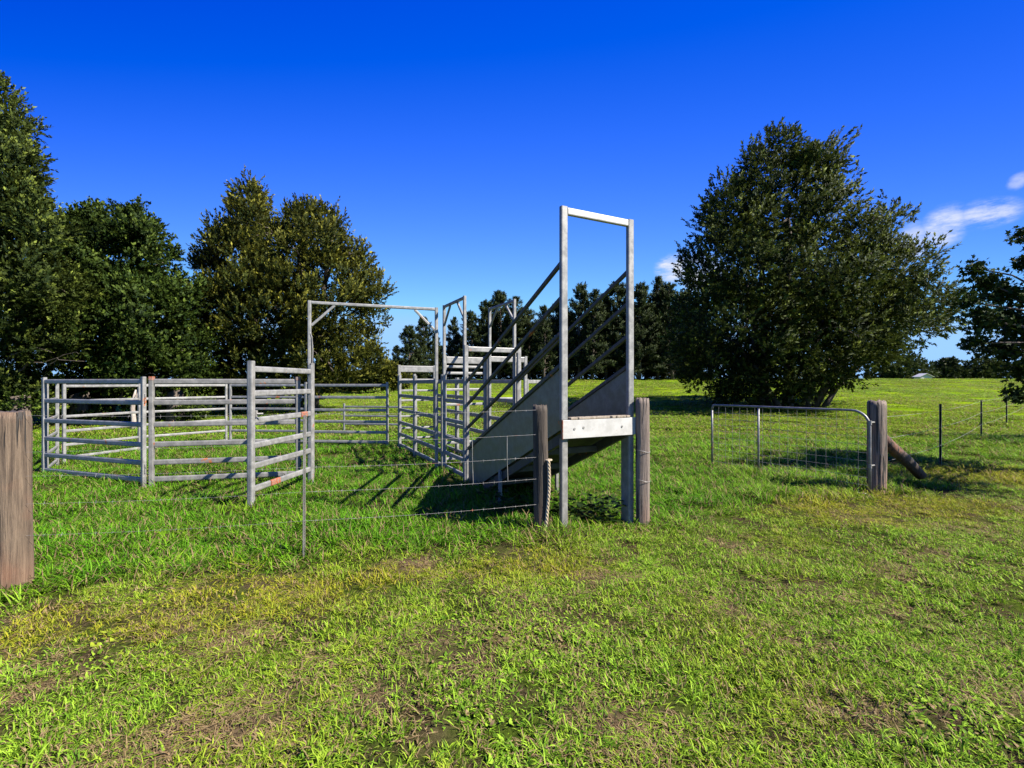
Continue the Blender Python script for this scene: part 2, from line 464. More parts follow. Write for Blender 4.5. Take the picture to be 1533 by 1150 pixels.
# ------------------------------------------------------------------ grass
def blade_patch(name, rng, n, size, h, w, bend, flat=0., clump=6):
    """n blades in a square: each a strip of three segments ending in a point; 7 verts, tris/quads all as quads"""
    cl = rng.uniform(-size / 2, size / 2, (clump, 2))
    which = rng.integers(0, clump, n)
    loose = rng.random(n) < .55
    xy = np.where(loose[:, None], rng.uniform(-size / 2, size / 2, (n, 2)), cl[which] + rng.normal(0, size * .05, (n, 2)))
    out = np.where(loose[:, None], rng.normal(0, 1, (n, 2)), (xy - cl[which]) * 30 + rng.normal(0, .6, (n, 2)))
    ang = np.arctan2(out[:, 1], out[:, 0])
    hh = h * rng.uniform(.45, 1.25, n); ww = w * rng.uniform(.6, 1.25, n)
    lean = R(90) - (rng.uniform(.05, .75, n) + flat)              # elevation at the root
    cur = bend * rng.uniform(.3, 1.6, n)
    dx, dy = np.cos(ang), np.sin(ang); sxv, syv = -dy, dx
    tw = rng.uniform(-.6, .6, n)
    P = np.zeros((n, 4, 2, 3)); p = np.concatenate([xy, np.full((n, 1), -.012)], 1); e = lean.copy()
    tipv = np.zeros((n, 4, 2))
    for k in range(4):
        wk = ww * (.55, 1.0, .72, .06)[k]
        rot = tw * k * .5
        side = np.stack([sxv * np.cos(rot), syv * np.cos(rot), np.sin(rot)], 1)
        P[:, k, 0] = p - side * wk[:, None] / 2; P[:, k, 1] = p + side * wk[:, None] / 2
        tipv[:, k] = k / 3.
        st = hh / 3
        p = p + np.stack([dx * np.cos(e) * st, dy * np.cos(e) * st, np.maximum(np.sin(e) * st, -.012 if flat < .6 else -.003)], 1)
        e = e - cur
    base = np.arange(n)[:, None] * 8
    fq = np.concatenate([base + np.array([[0, 1, 3, 2]]), base + np.array([[2, 3, 5, 4]]), base + np.array([[4, 5, 7, 6]])], 1).reshape(-1, 4)
    tint = rng.random(n)
    m = np_mesh(name, P.reshape(-1, 3), fq, GRASS, [('tint', 'POINT', np.repeat(tint, 8)), ('tip', 'POINT', tipv)], True)
    return bpy.data.objects.new(name, m)

rng = np.random.default_rng(5)
def collection(name, objs):
    c = bpy.data.collections.new(name)
    for k, o in enumerate(objs): o.name = '%s_%02d' % (name, k); c.objects.link(o)
    return c
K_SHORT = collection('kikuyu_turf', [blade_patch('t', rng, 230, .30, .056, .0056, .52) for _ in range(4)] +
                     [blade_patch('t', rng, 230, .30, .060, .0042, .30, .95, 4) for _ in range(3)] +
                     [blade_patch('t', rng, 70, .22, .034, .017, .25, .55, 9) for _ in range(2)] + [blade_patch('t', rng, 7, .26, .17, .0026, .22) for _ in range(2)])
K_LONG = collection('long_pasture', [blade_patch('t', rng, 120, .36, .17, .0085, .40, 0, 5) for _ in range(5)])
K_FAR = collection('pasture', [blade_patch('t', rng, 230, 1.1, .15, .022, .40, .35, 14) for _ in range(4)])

def scatter(name, col, pts, rot, scl, idx, dry, yel, lush, label, cat):
    me = bpy.data.meshes.new(name); me.vertices.add(len(pts)); me.vertices.foreach_set('co', pts.astype(np.float32).ravel())
    for nm, arr in (('dry', dry), ('yel', yel), ('lush', lush)):
        me.attributes.new(nm, 'FLOAT', 'POINT').data.foreach_set('value', arr.astype(np.float32))
    me.attributes.new('idx', 'INT', 'POINT').data.foreach_set('value', idx.astype(np.int32))
    me.attributes.new('rot', 'FLOAT_VECTOR', 'POINT').data.foreach_set('vector', rot.astype(np.float32).ravel())
    me.attributes.new('scl', 'FLOAT_VECTOR', 'POINT').data.foreach_set('vector', scl.astype(np.float32).ravel())
    me.update()
    o = bpy.data.objects.new(name, me); C.objects.link(o); tag(o, label, cat, kind='stuff')
    ng = bpy.data.node_groups.new(name + '_scatter', 'GeometryNodeTree')
    ng.interface.new_socket('Geometry', in_out='INPUT', socket_type='NodeSocketGeometry')
    ng.interface.new_socket('Geometry', in_out='OUTPUT', socket_type='NodeSocketGeometry')
    a = ng.nodes.new('NodeGroupInput'); z = ng.nodes.new('NodeGroupOutput')
    ci = ng.nodes.new('GeometryNodeCollectionInfo'); ci.inputs['Collection'].default_value = col
    ci.inputs['Separate Children'].default_value = True; ci.inputs['Reset Children'].default_value = True
    ip = ng.nodes.new('GeometryNodeInstanceOnPoints'); ip.inputs['Pick Instance'].default_value = True
    def na(nm, dt):
        q = ng.nodes.new('GeometryNodeInputNamedAttribute'); q.data_type = dt; q.inputs[0].default_value = nm; return q.outputs[0]
    L = ng.links.new
    L(a.outputs[0], ip.inputs['Points']); L(ci.outputs[0], ip.inputs['Instance'])
    L(na('idx', 'INT'), ip.inputs['Instance Index']); L(na('rot', 'FLOAT_VECTOR'), ip.inputs['Rotation']); L(na('scl', 'FLOAT_VECTOR'), ip.inputs['Scale'])
    L(ip.outputs[0], z.inputs[0])
    md = o.modifiers.new('scatter', 'NODES'); md.node_group = ng
    return o

def sample(rng, y0, y1, dens, margin=1.5):
    wmax = 1.13 * y1 + margin; n = int((y1 - y0) * 2 * wmax * dens)
    x = rng.uniform(-wmax, wmax, n); y = rng.uniform(y0, y1, n)
    k = np.abs(x) < 1.13 * y + margin
    return x[k], y[k]

POSTS = [(.32, 5.0), (5.5, 7.05), (-3.41, 6.1), (-5.9, 7.45), (-8.1, 8.1), (-3.4, 7.9)]
def extra(x, y):
    e = np.zeros_like(x)
    for a, b in POSTS: e = np.maximum(e, np.exp(-((x - a) ** 2 + (y - b) ** 2) / .06))
    gt = np.clip(((x - 5.3) * -.5 + (y - 6.9) * .87) / 2.7, 0, 1)
    e = np.maximum(e, .55 * np.exp(-((x - 5.3 + 1.35 * gt) ** 2 + (y - 6.85 - 2.35 * gt) ** 2) / .05))
    e = np.maximum(e, .30 * np.exp(-((x - .1) ** 2 / .6 + (y - 5.15) ** 2 / .05)))
    return e

sets = {'s': [[], []], 'l': [[], []]}
MAT = []
for y0, y1, dn in ((1.3, 3.2, 78), (3.2, 5.5, 58), (5.5, 9, 30), (9, 14, 14)):
    x, y = sample(rng, y0, y1, dn)
    dry, yel, lush, bare = fields(x, y)
    long_ = rng.random(len(x)) < np.clip(sstep(.12, .7, lush) + extra(x, y), 0, 1)
    keep = (rng.random(len(x)) > .12 * dry) & (bare < .3) & (rng.random(len(x)) > np.where(long_, .25, 0))
    for k, q in (('s', ~long_), ('l', long_)):
        sets[k][0].append(x[keep & q]); sets[k][1].append(y[keep & q])
for k, col, nm, lab in (('s', K_SHORT, 'short_grass', 'short yellow-green turf with brown thatch patches before the fence'),
                        ('l', K_LONG, 'long_grass', 'longer lush green grass in and around the cattle yard')):
    x = np.concatenate(sets[k][0]); y = np.concatenate(sets[k][1]); n = len(x)
    dry, yel, lush, bare = fields(x, y); e = extra(x, y)
    z = gz(x, y)
    if k == 's':
        # tangled dead thatch in the worn patches
        xt, yt = sample(rng, 1.3, 5.5, 110); dt = fields(xt, yt)[0]; kk = (dt > .5) & (rng.random(len(xt)) < dt * .8)
        xt, yt = xt[kk], yt[kk]; nt = len(xt); x = np.concatenate([x, xt]); y = np.concatenate([y, yt]); n = len(x)
        dry, yel, lush, bare = fields(x, y); e = extra(x, y); z = gz(x, y); tang = np.arange(n) >= n - nt
        idx = rng.integers(0, 4, n); fl = rng.random(n) < .16 + .62 * dry
        idx = np.where(fl, rng.integers(4, 7, n), idx); z = z + .008 * fl
        q = rng.random(n); br = (vnoise(x * 1.9 + 7, y * 1.9, 120) > .60) & (q < .42); st = q > .965
        idx = np.where(br, rng.integers(7, 9, n), np.where(st, rng.integers(9, 11, n), idx)); fl = fl & ~br & ~st
        fl = fl | tang; idx = np.where(tang, rng.integers(4, 7, n), idx)
        dry = np.where(tang, .97, np.where(fl, np.maximum(dry, .25), np.where(st, .8, np.where(br, 0, dry * .55))))
        s = rng.uniform(.8, 1.3, n); sz = s * rng.uniform(.7, 1.25, n) * (.60 + .60 * fbm(x * 2.2, y * 2.2, 90)) * (.35 + 1.25 * fbm(x * 7, y * 7, 93, 2)) * (1 - .35 * dry * ~tang) * np.where(tang, 1.5, 1)
    else:
        idx = rng.integers(0, 5, n)
        s = rng.uniform(.85, 1.35, n); sz = s * rng.uniform(.55, 1.0, n) * (.45 + .75 * fbm(x * 1.1, y * 1.1, 95)) * (1 + .7 * e)
        grow = 1 + .5 * sstep(7, 13, y); s = s * grow
    rot = np.stack([rng.normal(0, .06, n), rng.normal(0, .06, n), rng.uniform(0, 6.283, n)], 1)
    v2 = rng.normal(0, .14, n)
    scatter(nm, col, np.stack([x, y, z], 1), rot, np.stack([s, s, sz], 1), idx, np.clip(dry + rng.normal(0, .08, n), 0, 1),
            np.clip(yel + rng.normal(0, .15, n), 0, 1), np.clip(lush + v2, 0, 1), lab, 'grass')

xs_, ys_ = [], []
for y0, y1, dn in ((13, 20, 4.2), (20, 32, 2.0), (32, 52, 1.0), (52, 76, .6)):
    x, y = sample(rng, y0, y1, dn, 3); xs_.append(x); ys_.append(y)
x = np.concatenate(xs_); y = np.concatenate(ys_)
n = len(x); dry, yel, lush, bare = fields(x, y)
s = rng.uniform(.8, 1.4, n) * (1 + .8 * sstep(20, 60, y)); sz = s * rng.uniform(.5, 1.0, n) * (.4 + .9 * fbm(x * .35, y * .35, 41)) / (1 + .6 * sstep(20, 60, y))
rot = np.stack([rng.normal(0, .05, n), rng.normal(0, .05, n), rng.uniform(0, 6.283, n)], 1)
scatter('pasture_grass', K_FAR, np.stack([x, y, gz(x, y)], 1), rot, np.stack([s, s, sz], 1), rng.integers(0, 4, n),
        .10 * rng.random(n), np.clip(.28 + .5 * (fbm(x * .12, y * .12, 44) - .5) + rng.normal(0, .1, n), 0, 1),
        np.clip(.55 - .35 * sstep(16, 40, y) + .5 * (fbm(x * .2, y * .2, 46) - .5), 0, 1), 'bright green grazed pasture rising to the hill crest', 'grass')

# dark scrub closing the foot of the pine belt
def scrub():
    rg = np.random.default_rng(17); n = 5200
    x = rg.uniform(-24, 34, n); y = 77 + rg.normal(0, 1.1, n); top = .7 + 1.5 * fbm(x * .35, x * 0 + 3, 12)
    P = np.stack([x, y, hill(x, y) + rg.random(n) * top], 1); D = rg.normal(0, 1, (n, 3)); D[:, 2] = abs(D[:, 2]); D /= np.linalg.norm(D, axis=1)[:, None]
    sdv = np.cross(D, rg.normal(0, 1, (n, 3))); sdv /= np.linalg.norm(sdv, axis=1)[:, None]
    V = np.stack([P, P + D * .3 + sdv * .16, P + D * .62, P + D * .3 - sdv * .16], 1).reshape(-1, 3)
    me = np_mesh('undergrowth', V, np.arange(n * 4).reshape(-1, 4), NEEDLE, [('tint', 'FACE', rg.random(n)), ('tip', 'FACE', rg.random(n) * .3)])
    o = bpy.data.objects.new('undergrowth', me); C.objects.link(o); tag(o, 'dark undergrowth at the foot of the pine belt on the crest', 'undergrowth', kind='stuff')
scrub()

# broad leaved weeds under the ramp
def weeds():
    rg = np.random.default_rng(8); Vs = []; n_ = 0
    for k in range(46):
        u = rg.random()
        cx = .62 + .75 * rg.random() - .1; cyy = 5.35 + .45 * (cx - .6) + rg.uniform(-.15, .35)
        if rg.random() < .3: cx = rg.uniform(-.35, .5); cyy = 5.5 + rg.uniform(-.1, .5)
        h = rg.uniform(.12, .38)
        for j in range(rg.integers(9, 18)):
            zz = h * rg.uniform(.25, 1); a = rg.uniform(0, 6.28); L = rg.uniform(.05, .10); w = L * .42
            d = np.array([math.cos(a), math.sin(a), rg.uniform(-.2, .6)]); sdv = np.array([-math.sin(a), math.cos(a), rg.uniform(-.3, .3)])
            b = np.array([cx, cyy, g(cx, cyy) + zz]) + d * rg.uniform(0, .07)
            Vs += [b, b + d * L * .5 + sdv * w, b + d * L, b + d * L * .5 - sdv * w]; n_ += 1
    V = np.array(Vs)
    me = np_mesh('weeds', V, np.arange(n_ * 4).reshape(-1, 4), LEAF_B, [('tint', 'FACE', rg.random(n_)), ('tip', 'FACE', rg.random(n_) ** 3 * .6)])
    o = bpy.data.objects.new('weeds', me); C.objects.link(o); tag(o, 'dark broad-leaved weeds growing under the loading ramp', 'weeds', kind='stuff')
weeds()

# ------------------------------------------------------------------ trees
def unit(a): return a / np.maximum(np.linalg.norm(a, axis=-1, keepdims=True), 1e-9)

def sprigs_to_leaves(rg, P, D, n_leaf, L, W, spread, sl):
    """P (n,3) sprig roots, D (n,3) axes -> diamond leaves set along each sprig"""
    n = len(P); m = n_leaf
    s = (np.arange(m) + .5) / m
    s = np.clip(s[None] + rg.uniform(-.08, .08, (n, m)), 0, 1)
    ph = rg.uniform(0, 6.28, (n, 1)) + np.arange(m)[None] * 2.4
    ref = np.where(np.abs(D[:, 2:3]) < .9, np.array([[0, 0, 1.]]), np.array([[1., 0, 0]]))
    A = unit(np.cross(D, ref)); B = np.cross(D, A)
    rad = A[:, None] * np.cos(ph)[..., None] + B[:, None] * np.sin(ph)[..., None]
    sp = spread * (1 - .55 * s)[..., None]
    d = unit(D[:, None] * 1.0 + rad * sp + rg.normal(0, .18, (n, m, 3)))
    base = P[:, None] + D[:, None] * (s[..., None] * sl[:, None, None])
    Ls = (L * rg.uniform(.65, 1.25, (n, m)))[..., None]
    sd = unit(np.cross(d, rad + rg.normal(0, .5, (n, m, 3)))) * (W / L) * Ls
    mid = base + d * Ls * .45
    q = np.stack([base, mid + sd * .5, base + d * Ls, mid - sd * .5], 2)      # n,m,4,3
    return q.reshape(-1, 3), s.reshape(-1), n * m

def lean_normals(V, out, per, w=.50):
    """wind every leaf to face outward and lean its shading normal towards the tuft it belongs to"""
    q = V.reshape(-1, 4, 3); n = unit(np.cross(q[:, 2] - q[:, 0], q[:, 3] - q[:, 1])); o = np.repeat(out, per, 0)
    fl = (n * o).sum(1) < 0
    q[fl] = q[fl][:, ::-1]; n[fl] *= -1
    return q.reshape(-1, 3), unit(n * (1 - w) + o * w)

def crown_points(rg, lobes, n, seed, keep=.55, inner=.35):
    lobes = np.asarray(lobes, float); c = lobes[:, :3]; r = lobes[:, 3:6]
    w = (r[:, 0] * r[:, 1] + r[:, 0] * r[:, 2] + r[:, 1] * r[:, 2]) ** .9; w /= w.sum()
    k = rg.choice(len(lobes), n * 2, p=w)
    d = unit(rg.normal(0, 1, (n * 2, 3)))
    inn = rg.random(n * 2) < inner
    rr = np.where(inn, rg.uniform(.25, .85, n * 2), rg.uniform(.82, 1.06, n * 2))
    # bumpy surface so that the outline breaks up
    P = c[k] + d * r[k] * rr[:, None]
    nb = noise3(P, 1.1, seed); nb2 = noise3(P, .42, seed + 3)
    P = P + d * ((nb - .5) * .85 * r[k].mean(1) * (~inn))[:, None]
    # drop deep points
    ok = np.ones(len(P), bool)
    dep = np.zeros(len(P))
    for j in range(len(lobes)):
        q = 1 - np.linalg.norm((P - c[j]) / r[j], axis=1); dep = np.maximum(dep, q)
    ok &= (dep < .55) | (rg.random(len(P)) < .22)
    ok &= (nb2 * .6 + nb * .4) > (keep - .25) * rg.uniform(.75, 1.1, len(P))
    i = np.where(ok)[0][:n]
    return P[i], d[i], dep[i]

def limb(mb, rg, a, b, r0, r1, wob=.12, n=7):
    a = Vector(a); b = Vector(b); L = (b - a).length; pts = []; rs = []
    for i in range(n):
        t = i / (n - 1)
        p = a.lerp(b, t) + Vector((0, 0, L * .10 * math.sin(math.pi * t)))
        if 0 < i < n - 1: p += Vector(rg.normal(0, wob * L / n, 3))
        pts.append(p); rs.append(r0 + (r1 - r0) * t ** .8)
    mb.tube(pts, rs, 8); return pts

def big_tree(name, label, d, circles, base_px, trunks, mat, seed, n_sprig, depth_px, leaf=(.17, .085), nleaf=15, up=.55, spread=1.0, slen=.42,
             keep=.55, group=None, barkm=None, extra_limbs=(), cat='tree', forward=.75, trunk_r=.3, rc=None, per=14):
    rg = np.random.default_rng(seed); px2m = d / F
    cxp = sum(c[0] for c in circles) / len(circles)
    ext = max(abs(c[0] - cxp) for c in circles) + 1
    lobes = []
    for (px, py, r) in circles:
        p = at(px, py, d); rm = max(r * px2m * .97 - (rc or 15 * px2m) * .42, r * px2m * .4)
        rho = min(1, abs(px - cxp) / ext)
        dd = depth_px * px2m * math.sqrt(max(0, 1 - rho * rho))
        top = min(1., max(.25, 1.15 - abs(py - np.mean([c[1] for c in circles])) / 260))
        dd *= top
        offs = (-dd * forward, dd * forward) if dd > rm * .8 else (rg.uniform(-.3, .3) * dd,)
        for o in offs:
            o = o * rg.uniform(.75, 1.1)
            f = (d + o) / d                       # same bearing as the outline, own distance
            fz = f if f < 1 else 1 + (f - 1) * .3
            q = Vector((p.x * (1 + (f - 1) * .9), d + o, EYE + (p.z - EYE) * fz))
            lobes.append((q.x, q.y, q.z, rm * rg.uniform(.9, 1.1), rm * rg.uniform(.9, 1.2), rm * rg.uniform(.85, 1.05)))
        if dd > rm * 1.6: lobes.append((p.x, d, p.z, rm, rm, rm))
    rc = rc or 15 * px2m
    Q, DQ, dep = crown_points(rg, lobes, n_sprig // per, seed, keep)
    up_ = unit(DQ * .8 + np.array([0, 0, up * .9]) + rg.normal(0, .2, Q.shape))      # each branchlet ends in a tuft of sprigs
    rq = rc * rg.uniform(.6, 1.35, len(Q))
    off = unit(rg.normal(0, 1, (len(Q), per, 3)) + up_[:, None] * .55) * (rg.random((len(Q), per, 1)) ** .45) * rq[:, None, None]
    off = off - up_[:, None] * rq[:, None, None] * .35
    P = (Q[:, None] + off).reshape(-1, 3); D0 = unit(off + up_[:, None] * rq[:, None, None] * .9).reshape(-1, 3)
    qt = np.repeat(rg.random(len(Q)), per); DC = np.repeat(DQ, per, 0)
    okz = P[:, 2] > gz(P[:, 0], P[:, 1]) + .15
    P, D0, qt, DC = P[okz], D0[okz], qt[okz], DC[okz]
    D = unit(D0 * .8 + np.array([0, 0, up * .7]) + rg.normal(0, .28, P.shape))
    sl = slen * rg.uniform(.6, 1.4, len(P))
    V, s, nq = sprigs_to_leaves(rg, P, D, nleaf, leaf[0], leaf[1], spread, sl)
    V, N = lean_normals(V, unit(D0 * .6 + DC * .5 + np.array([0, 0, .12])), nleaf)
    clump = noise3(P, .9, seed + 9); clump = np.clip((clump - .5) * 2.2 + .5, 0, 1)
    tint = np.clip(np.repeat(clump * .35 + .35 * qt + .3 * rg.random(len(P)), nleaf) + rg.normal(0, .15, nq), 0, 1)
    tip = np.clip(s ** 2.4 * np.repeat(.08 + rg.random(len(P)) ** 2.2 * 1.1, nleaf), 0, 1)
    b = at(base_px[0], base_px[1], d); bz = g(b.x, d)
    root = thing(name, (b.x, d, bz), label, cat, group)
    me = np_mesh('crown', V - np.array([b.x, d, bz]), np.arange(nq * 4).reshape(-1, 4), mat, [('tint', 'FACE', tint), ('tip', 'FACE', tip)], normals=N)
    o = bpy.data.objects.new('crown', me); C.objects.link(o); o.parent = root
    mb = MB(); lob = np.array(lobes)
    for (dx, dy, hx, hy, r) in trunks:
        a = Vector((b.x + dx, d + dy, g(b.x + dx, d + dy) - .15)); e = at(hx, hy, d + dy * 1.5)
        pts = limb(mb, rg, a, e, r, r * .25, .10, 9)
        for j in range(6):
            st = pts[2 + j] if 2 + j < len(pts) else pts[-1]
            dist = np.linalg.norm(lob[:, :3] - np.array(st), axis=1) + rg.uniform(0, 3.0, len(lob))
            t = lob[int(np.argsort(dist)[int(rg.integers(0, 4))])]
            lim = limb(mb, rg, st, t[:3], r * .38, r * .06, .2, 6)
            for q in range(3):
                dv = unit(rg.normal(0, 1, 3)) * t[3:6] * .85
                limb(mb, rg, lim[-2], t[:3] + dv, r * .10, .012, .25, 5)
    for (p0, p1, r) in extra_limbs: limb(mb, rg, p0, p1, r, r * .2, .22, 8)
    mb.build('trunk', barkm or BARK, root, True)
    return root

# right hand spreading tree on the slope
T4 = [(1175, 222, 36), (1135, 262, 40), (1215, 245, 42), (1243, 268, 25), (1095, 312, 42), (1165, 320, 66), (1225, 330, 40), (1064, 350, 32),
      (1040, 370, 18), (1060, 405, 42), (1120, 400, 70), (1210, 410, 78), (1292, 352, 38), (1325, 322, 26), (1345, 345, 16), (1300, 410, 62), (1350, 402, 38), (1383, 420, 18),
      (1035, 462, 36), (1110, 490, 76), (1200, 500, 82), (1290, 480, 66), (1368, 452, 36), (1405, 442, 20), (1422, 468, 18), (1340, 488, 32), (1025, 520, 30),
      (1058, 540, 40), (1110, 560, 48), (1180, 565, 40), (1245, 548, 42), (1305, 520, 28), (1085, 583, 18), (1390, 482, 22), (1432, 468, 14), (1442, 452, 10)]
big_tree('spreading_tree', 'tall dark spreading tree with many trunks on the slope behind the wire mesh gate', 26, T4, (1180, 606),
         [(-1.7, -.3, 1120, 420, .26), (-1.0, .4, 1140, 330, .30), (-.3, -.4, 1180, 300, .32), (.3, .5, 1205, 340, .26), (.8, -.2, 1260, 400, .26), (1.4, .1, 1345, 440, .26), (1.7, -.3, 1300, 540, .18), (-.7, -.5, 1080, 500, .18)],
         LEAF_A, 41, 19500, 175, keep=.57, nleaf=15, leaf=(.165, .075), up=.35, rc=.80, per=26,
         extra_limbs=[(at(1250, 548, 26), at(1420, 488, 26), .09), (at(1240, 590, 25.7), at(1350, 508, 25.5), .12)])

T3 = [(378, 288, 20), (374, 312, 26), (368, 335, 34), (400, 348, 38), (338, 358, 32), (312, 396, 24), (440, 322, 20), (465, 318, 20), (500, 316, 14), (500, 340, 22), (478, 362, 42), (527, 380, 24),
      (430, 390, 58), (362, 410, 52), (545, 430, 32), (492, 440, 62), (560, 470, 20), (410, 470, 62), (342, 480, 52), (532, 508, 44), (460, 530, 52),
      (380, 545, 48), (350, 596, 18), (400, 598, 18), (455, 592, 16), (302, 468, 38), (300, 530, 42), (552, 540, 22), (500, 558, 30), (430, 572, 30), (562, 505, 18), (545, 395, 14), (330, 575, 30)]
big_tree('dense_tree', 'broad olive-green tree with three pointed tops behind the overhead gate frame', 24, T3, (430, 618),
         [(-1.2, 0, 370, 330, .3), (.3, .3, 450, 360, .3), (1.4, -.2, 500, 350, .26), (-2.2, .5, 330, 450, .2)], LEAF_C, 42, 13500, 130,
         leaf=(.15, .068), up=.75, spread=.8, slen=.44, keep=.40)

T2 = [(185, 320, 22), (212, 342, 30), (150, 338, 30), (250, 378, 14), (112, 348, 34), (182, 390, 52), (236, 428, 36), (120, 420, 58), (270, 448, 30), (200, 480, 58), (270, 520, 42),
      (130, 500, 58), (220, 555, 46), (298, 556, 24), (150, 566, 42), (82, 420, 40), (250, 400, 16), (105, 585, 26), (140, 596, 22), (240, 592, 24), (290, 596, 18)]
big_tree('broadleaf_tree', 'rounded glossy dark green tree behind the corner of the stock yard panels', 20, T2, (190, 628),
         [(-.8, 0, 150, 400, .26), (.5, .2, 210, 400, .26), (1.6, 0, 250, 480, .18)], LEAF_B, 43, 11500, 125,
         leaf=(.125, .075), up=.35, spread=1.2, slen=.34, keep=.50, trunk_r=.3)
T1 = [(2, 142, 20), (12, 185, 30), (0, 245, 52), (42, 298, 36), (-10, 330, 60), (70, 345, 34), (40, 410, 58), (88, 438, 40), (-20, 450, 70), (58, 500, 56), (96, 515, 26),
      (20, 560, 50), (-60, 250, 56), (-85, 400, 80), (-65, 540, 62), (-35, 180, 36), (-20, 120, 18), (30, 225, 20), (60, 270, 14), (-110, 480, 60), (12, 595, 34), (52, 588, 26), (-40, 600, 40), (-90, 590, 50)]
big_tree('tall_tree', 'tallest dark green tree cut off at the edge behind the thick timber strainer post', 16.5, T1, (-10, 640),
         [(-.8, 0, -20, 250, .34), (.6, .3, 40, 330, .26), (-1.8, .2, -70, 350, .26)], LEAF_A, 44, 12500, 130, keep=.44, leaf=(.115, .055), slen=.32,
         extra_limbs=[(at(20, 560, 15.2), at(126, 541, 14.8), .035), (at(70, 548, 15), at(118, 530, 14.7), .02), (at(10, 540, 15.2), at(78, 528, 14.6), .025), (at(170, 600, 17.5), at(232, 560, 17.5), .03)])

# pale bare trunk among the shade
def stub():
    mb = MB(); rg = np.random.default_rng(3)
    b = Vector((-13.0, 16.2, g(-13.0, 16.2)))
    px = 199; d = 16.2; x = (px - CX) * d / F
    b = Vector((x, d, g(x, d) - .05))
    t = thing('tree_stump', b, 'pale sunlit dead tree stump in the shade behind the yard panels', 'tree stump')
    mb.tube([b, b + Vector((.03, 0, .4)), b + Vector((-.03, .02, .8)), b + Vector((.04, 0, 1.15)), b + Vector((.10, 0, 1.45))], [.11, .075, .07, .06, .02], 9)
    mb.build('trunk', BARK_PALE, t, True)
    m2 = MB(); limb(m2, rg, b + Vector((0, 0, 1.0)), b + Vector((.75, 0, 1.9)), .05, .012, .2); m2.build('branch', BARK_PALE, t, True)
stub()

# ---- pine belt on the crest
def pine(h, seed, wide=.20, bare=.10):
    rg = np.random.default_rng(seed); P = []; D = []; mb = MB()
    lean = rg.normal(0, .02, 2)
    def ax(z): return np.array([lean[0] * z + .12 * math.sin(z * .5 + seed), lean[1] * z, z])
    mb.tube([ax(h * k / 8.) for k in range(9)], [.28 * (1 - k / 8.) + .04 for k in range(9)], 7)
    z = h * bare
    while z < h * .99:
        f = (z - h * bare) / (h * (1 - bare)); Rm = h * wide * (1 - f) ** .62 * (.65 + .35 * math.sin(min(1, f * 5 + .35) * math.pi / 2)) + .25
        for j in range(int(rg.integers(4, 7))):
            a = rg.uniform(0, 6.28); L = Rm * rg.uniform(.5, 1.2); el = rg.uniform(-.05, .45) + f * .5
            d = np.array([math.cos(a) * math.cos(el), math.sin(a) * math.cos(el), math.sin(el)])
            s0 = ax(z); mb.tube([s0, s0 + d * L * .5, s0 + d * L], [.05, .035, .012], 4, False)
            for q in range(max(4, int(L * 5.5))):
                t = .28 + .75 * rg.random() ** .7
                P.append(s0 + d * L * t + rg.normal(0, .16, 3)); D.append(unit(d * .7 + np.array([0, 0, .7]) + rg.normal(0, .4, 3)))
        z += h * rg.uniform(.022, .042)
    P.append(ax(h)); D.append(np.array([0, 0, 1.]))
    P = np.array(P); D = np.array(D)
    V, s, nq = sprigs_to_leaves(rg, P, D, 15, .40, .11, 1.3, np.full(len(P), .55)); V, N = lean_normals(V, D, 15, .5)
    tint = np.clip(np.repeat(rg.random(len(P)), 15) * .6 + rg.random(nq) * .4, 0, 1)
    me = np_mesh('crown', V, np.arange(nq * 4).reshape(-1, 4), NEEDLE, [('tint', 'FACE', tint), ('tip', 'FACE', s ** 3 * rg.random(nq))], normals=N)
    return me, mb

protos = []
for k, (h, w, bare) in enumerate(((14, .25, .08), (14, .20, .14), (14, .30, .05), (14, .19, .08), (14, .26, .16))):
    protos.append(pine(h, 60 + k, w, bare))
tr_mesh = {}
def place_pine(px, top, d, k, label, group='dark pines in the belt along the hill crest', rot=0., fat=1.0):
    x = (px - CX) * d / F; z = g(x, d); ht = EYE + (HZ - top) * d / F - z
    t = thing('pine_tree', (x, d, z), label, 'pine tree', group)
    cr = bpy.data.objects.new('crown', protos[k][0]); C.objects.link(cr); cr.parent = t
    if k not in tr_mesh:
        tr = protos[k][1].build('trunk', BARK, None, True); tr_mesh[k] = tr.data; tr.parent = t
    else:
        tr = bpy.data.objects.new('trunk', tr_mesh[k]); C.objects.link(tr); tr.parent = t
    s = ht / 14.0; sw = fat * s * (1.0 + .15 * math.sin(px))
    t.rotation_euler = (0, 0, rot); t.scale = (sw, sw, s)
    return t
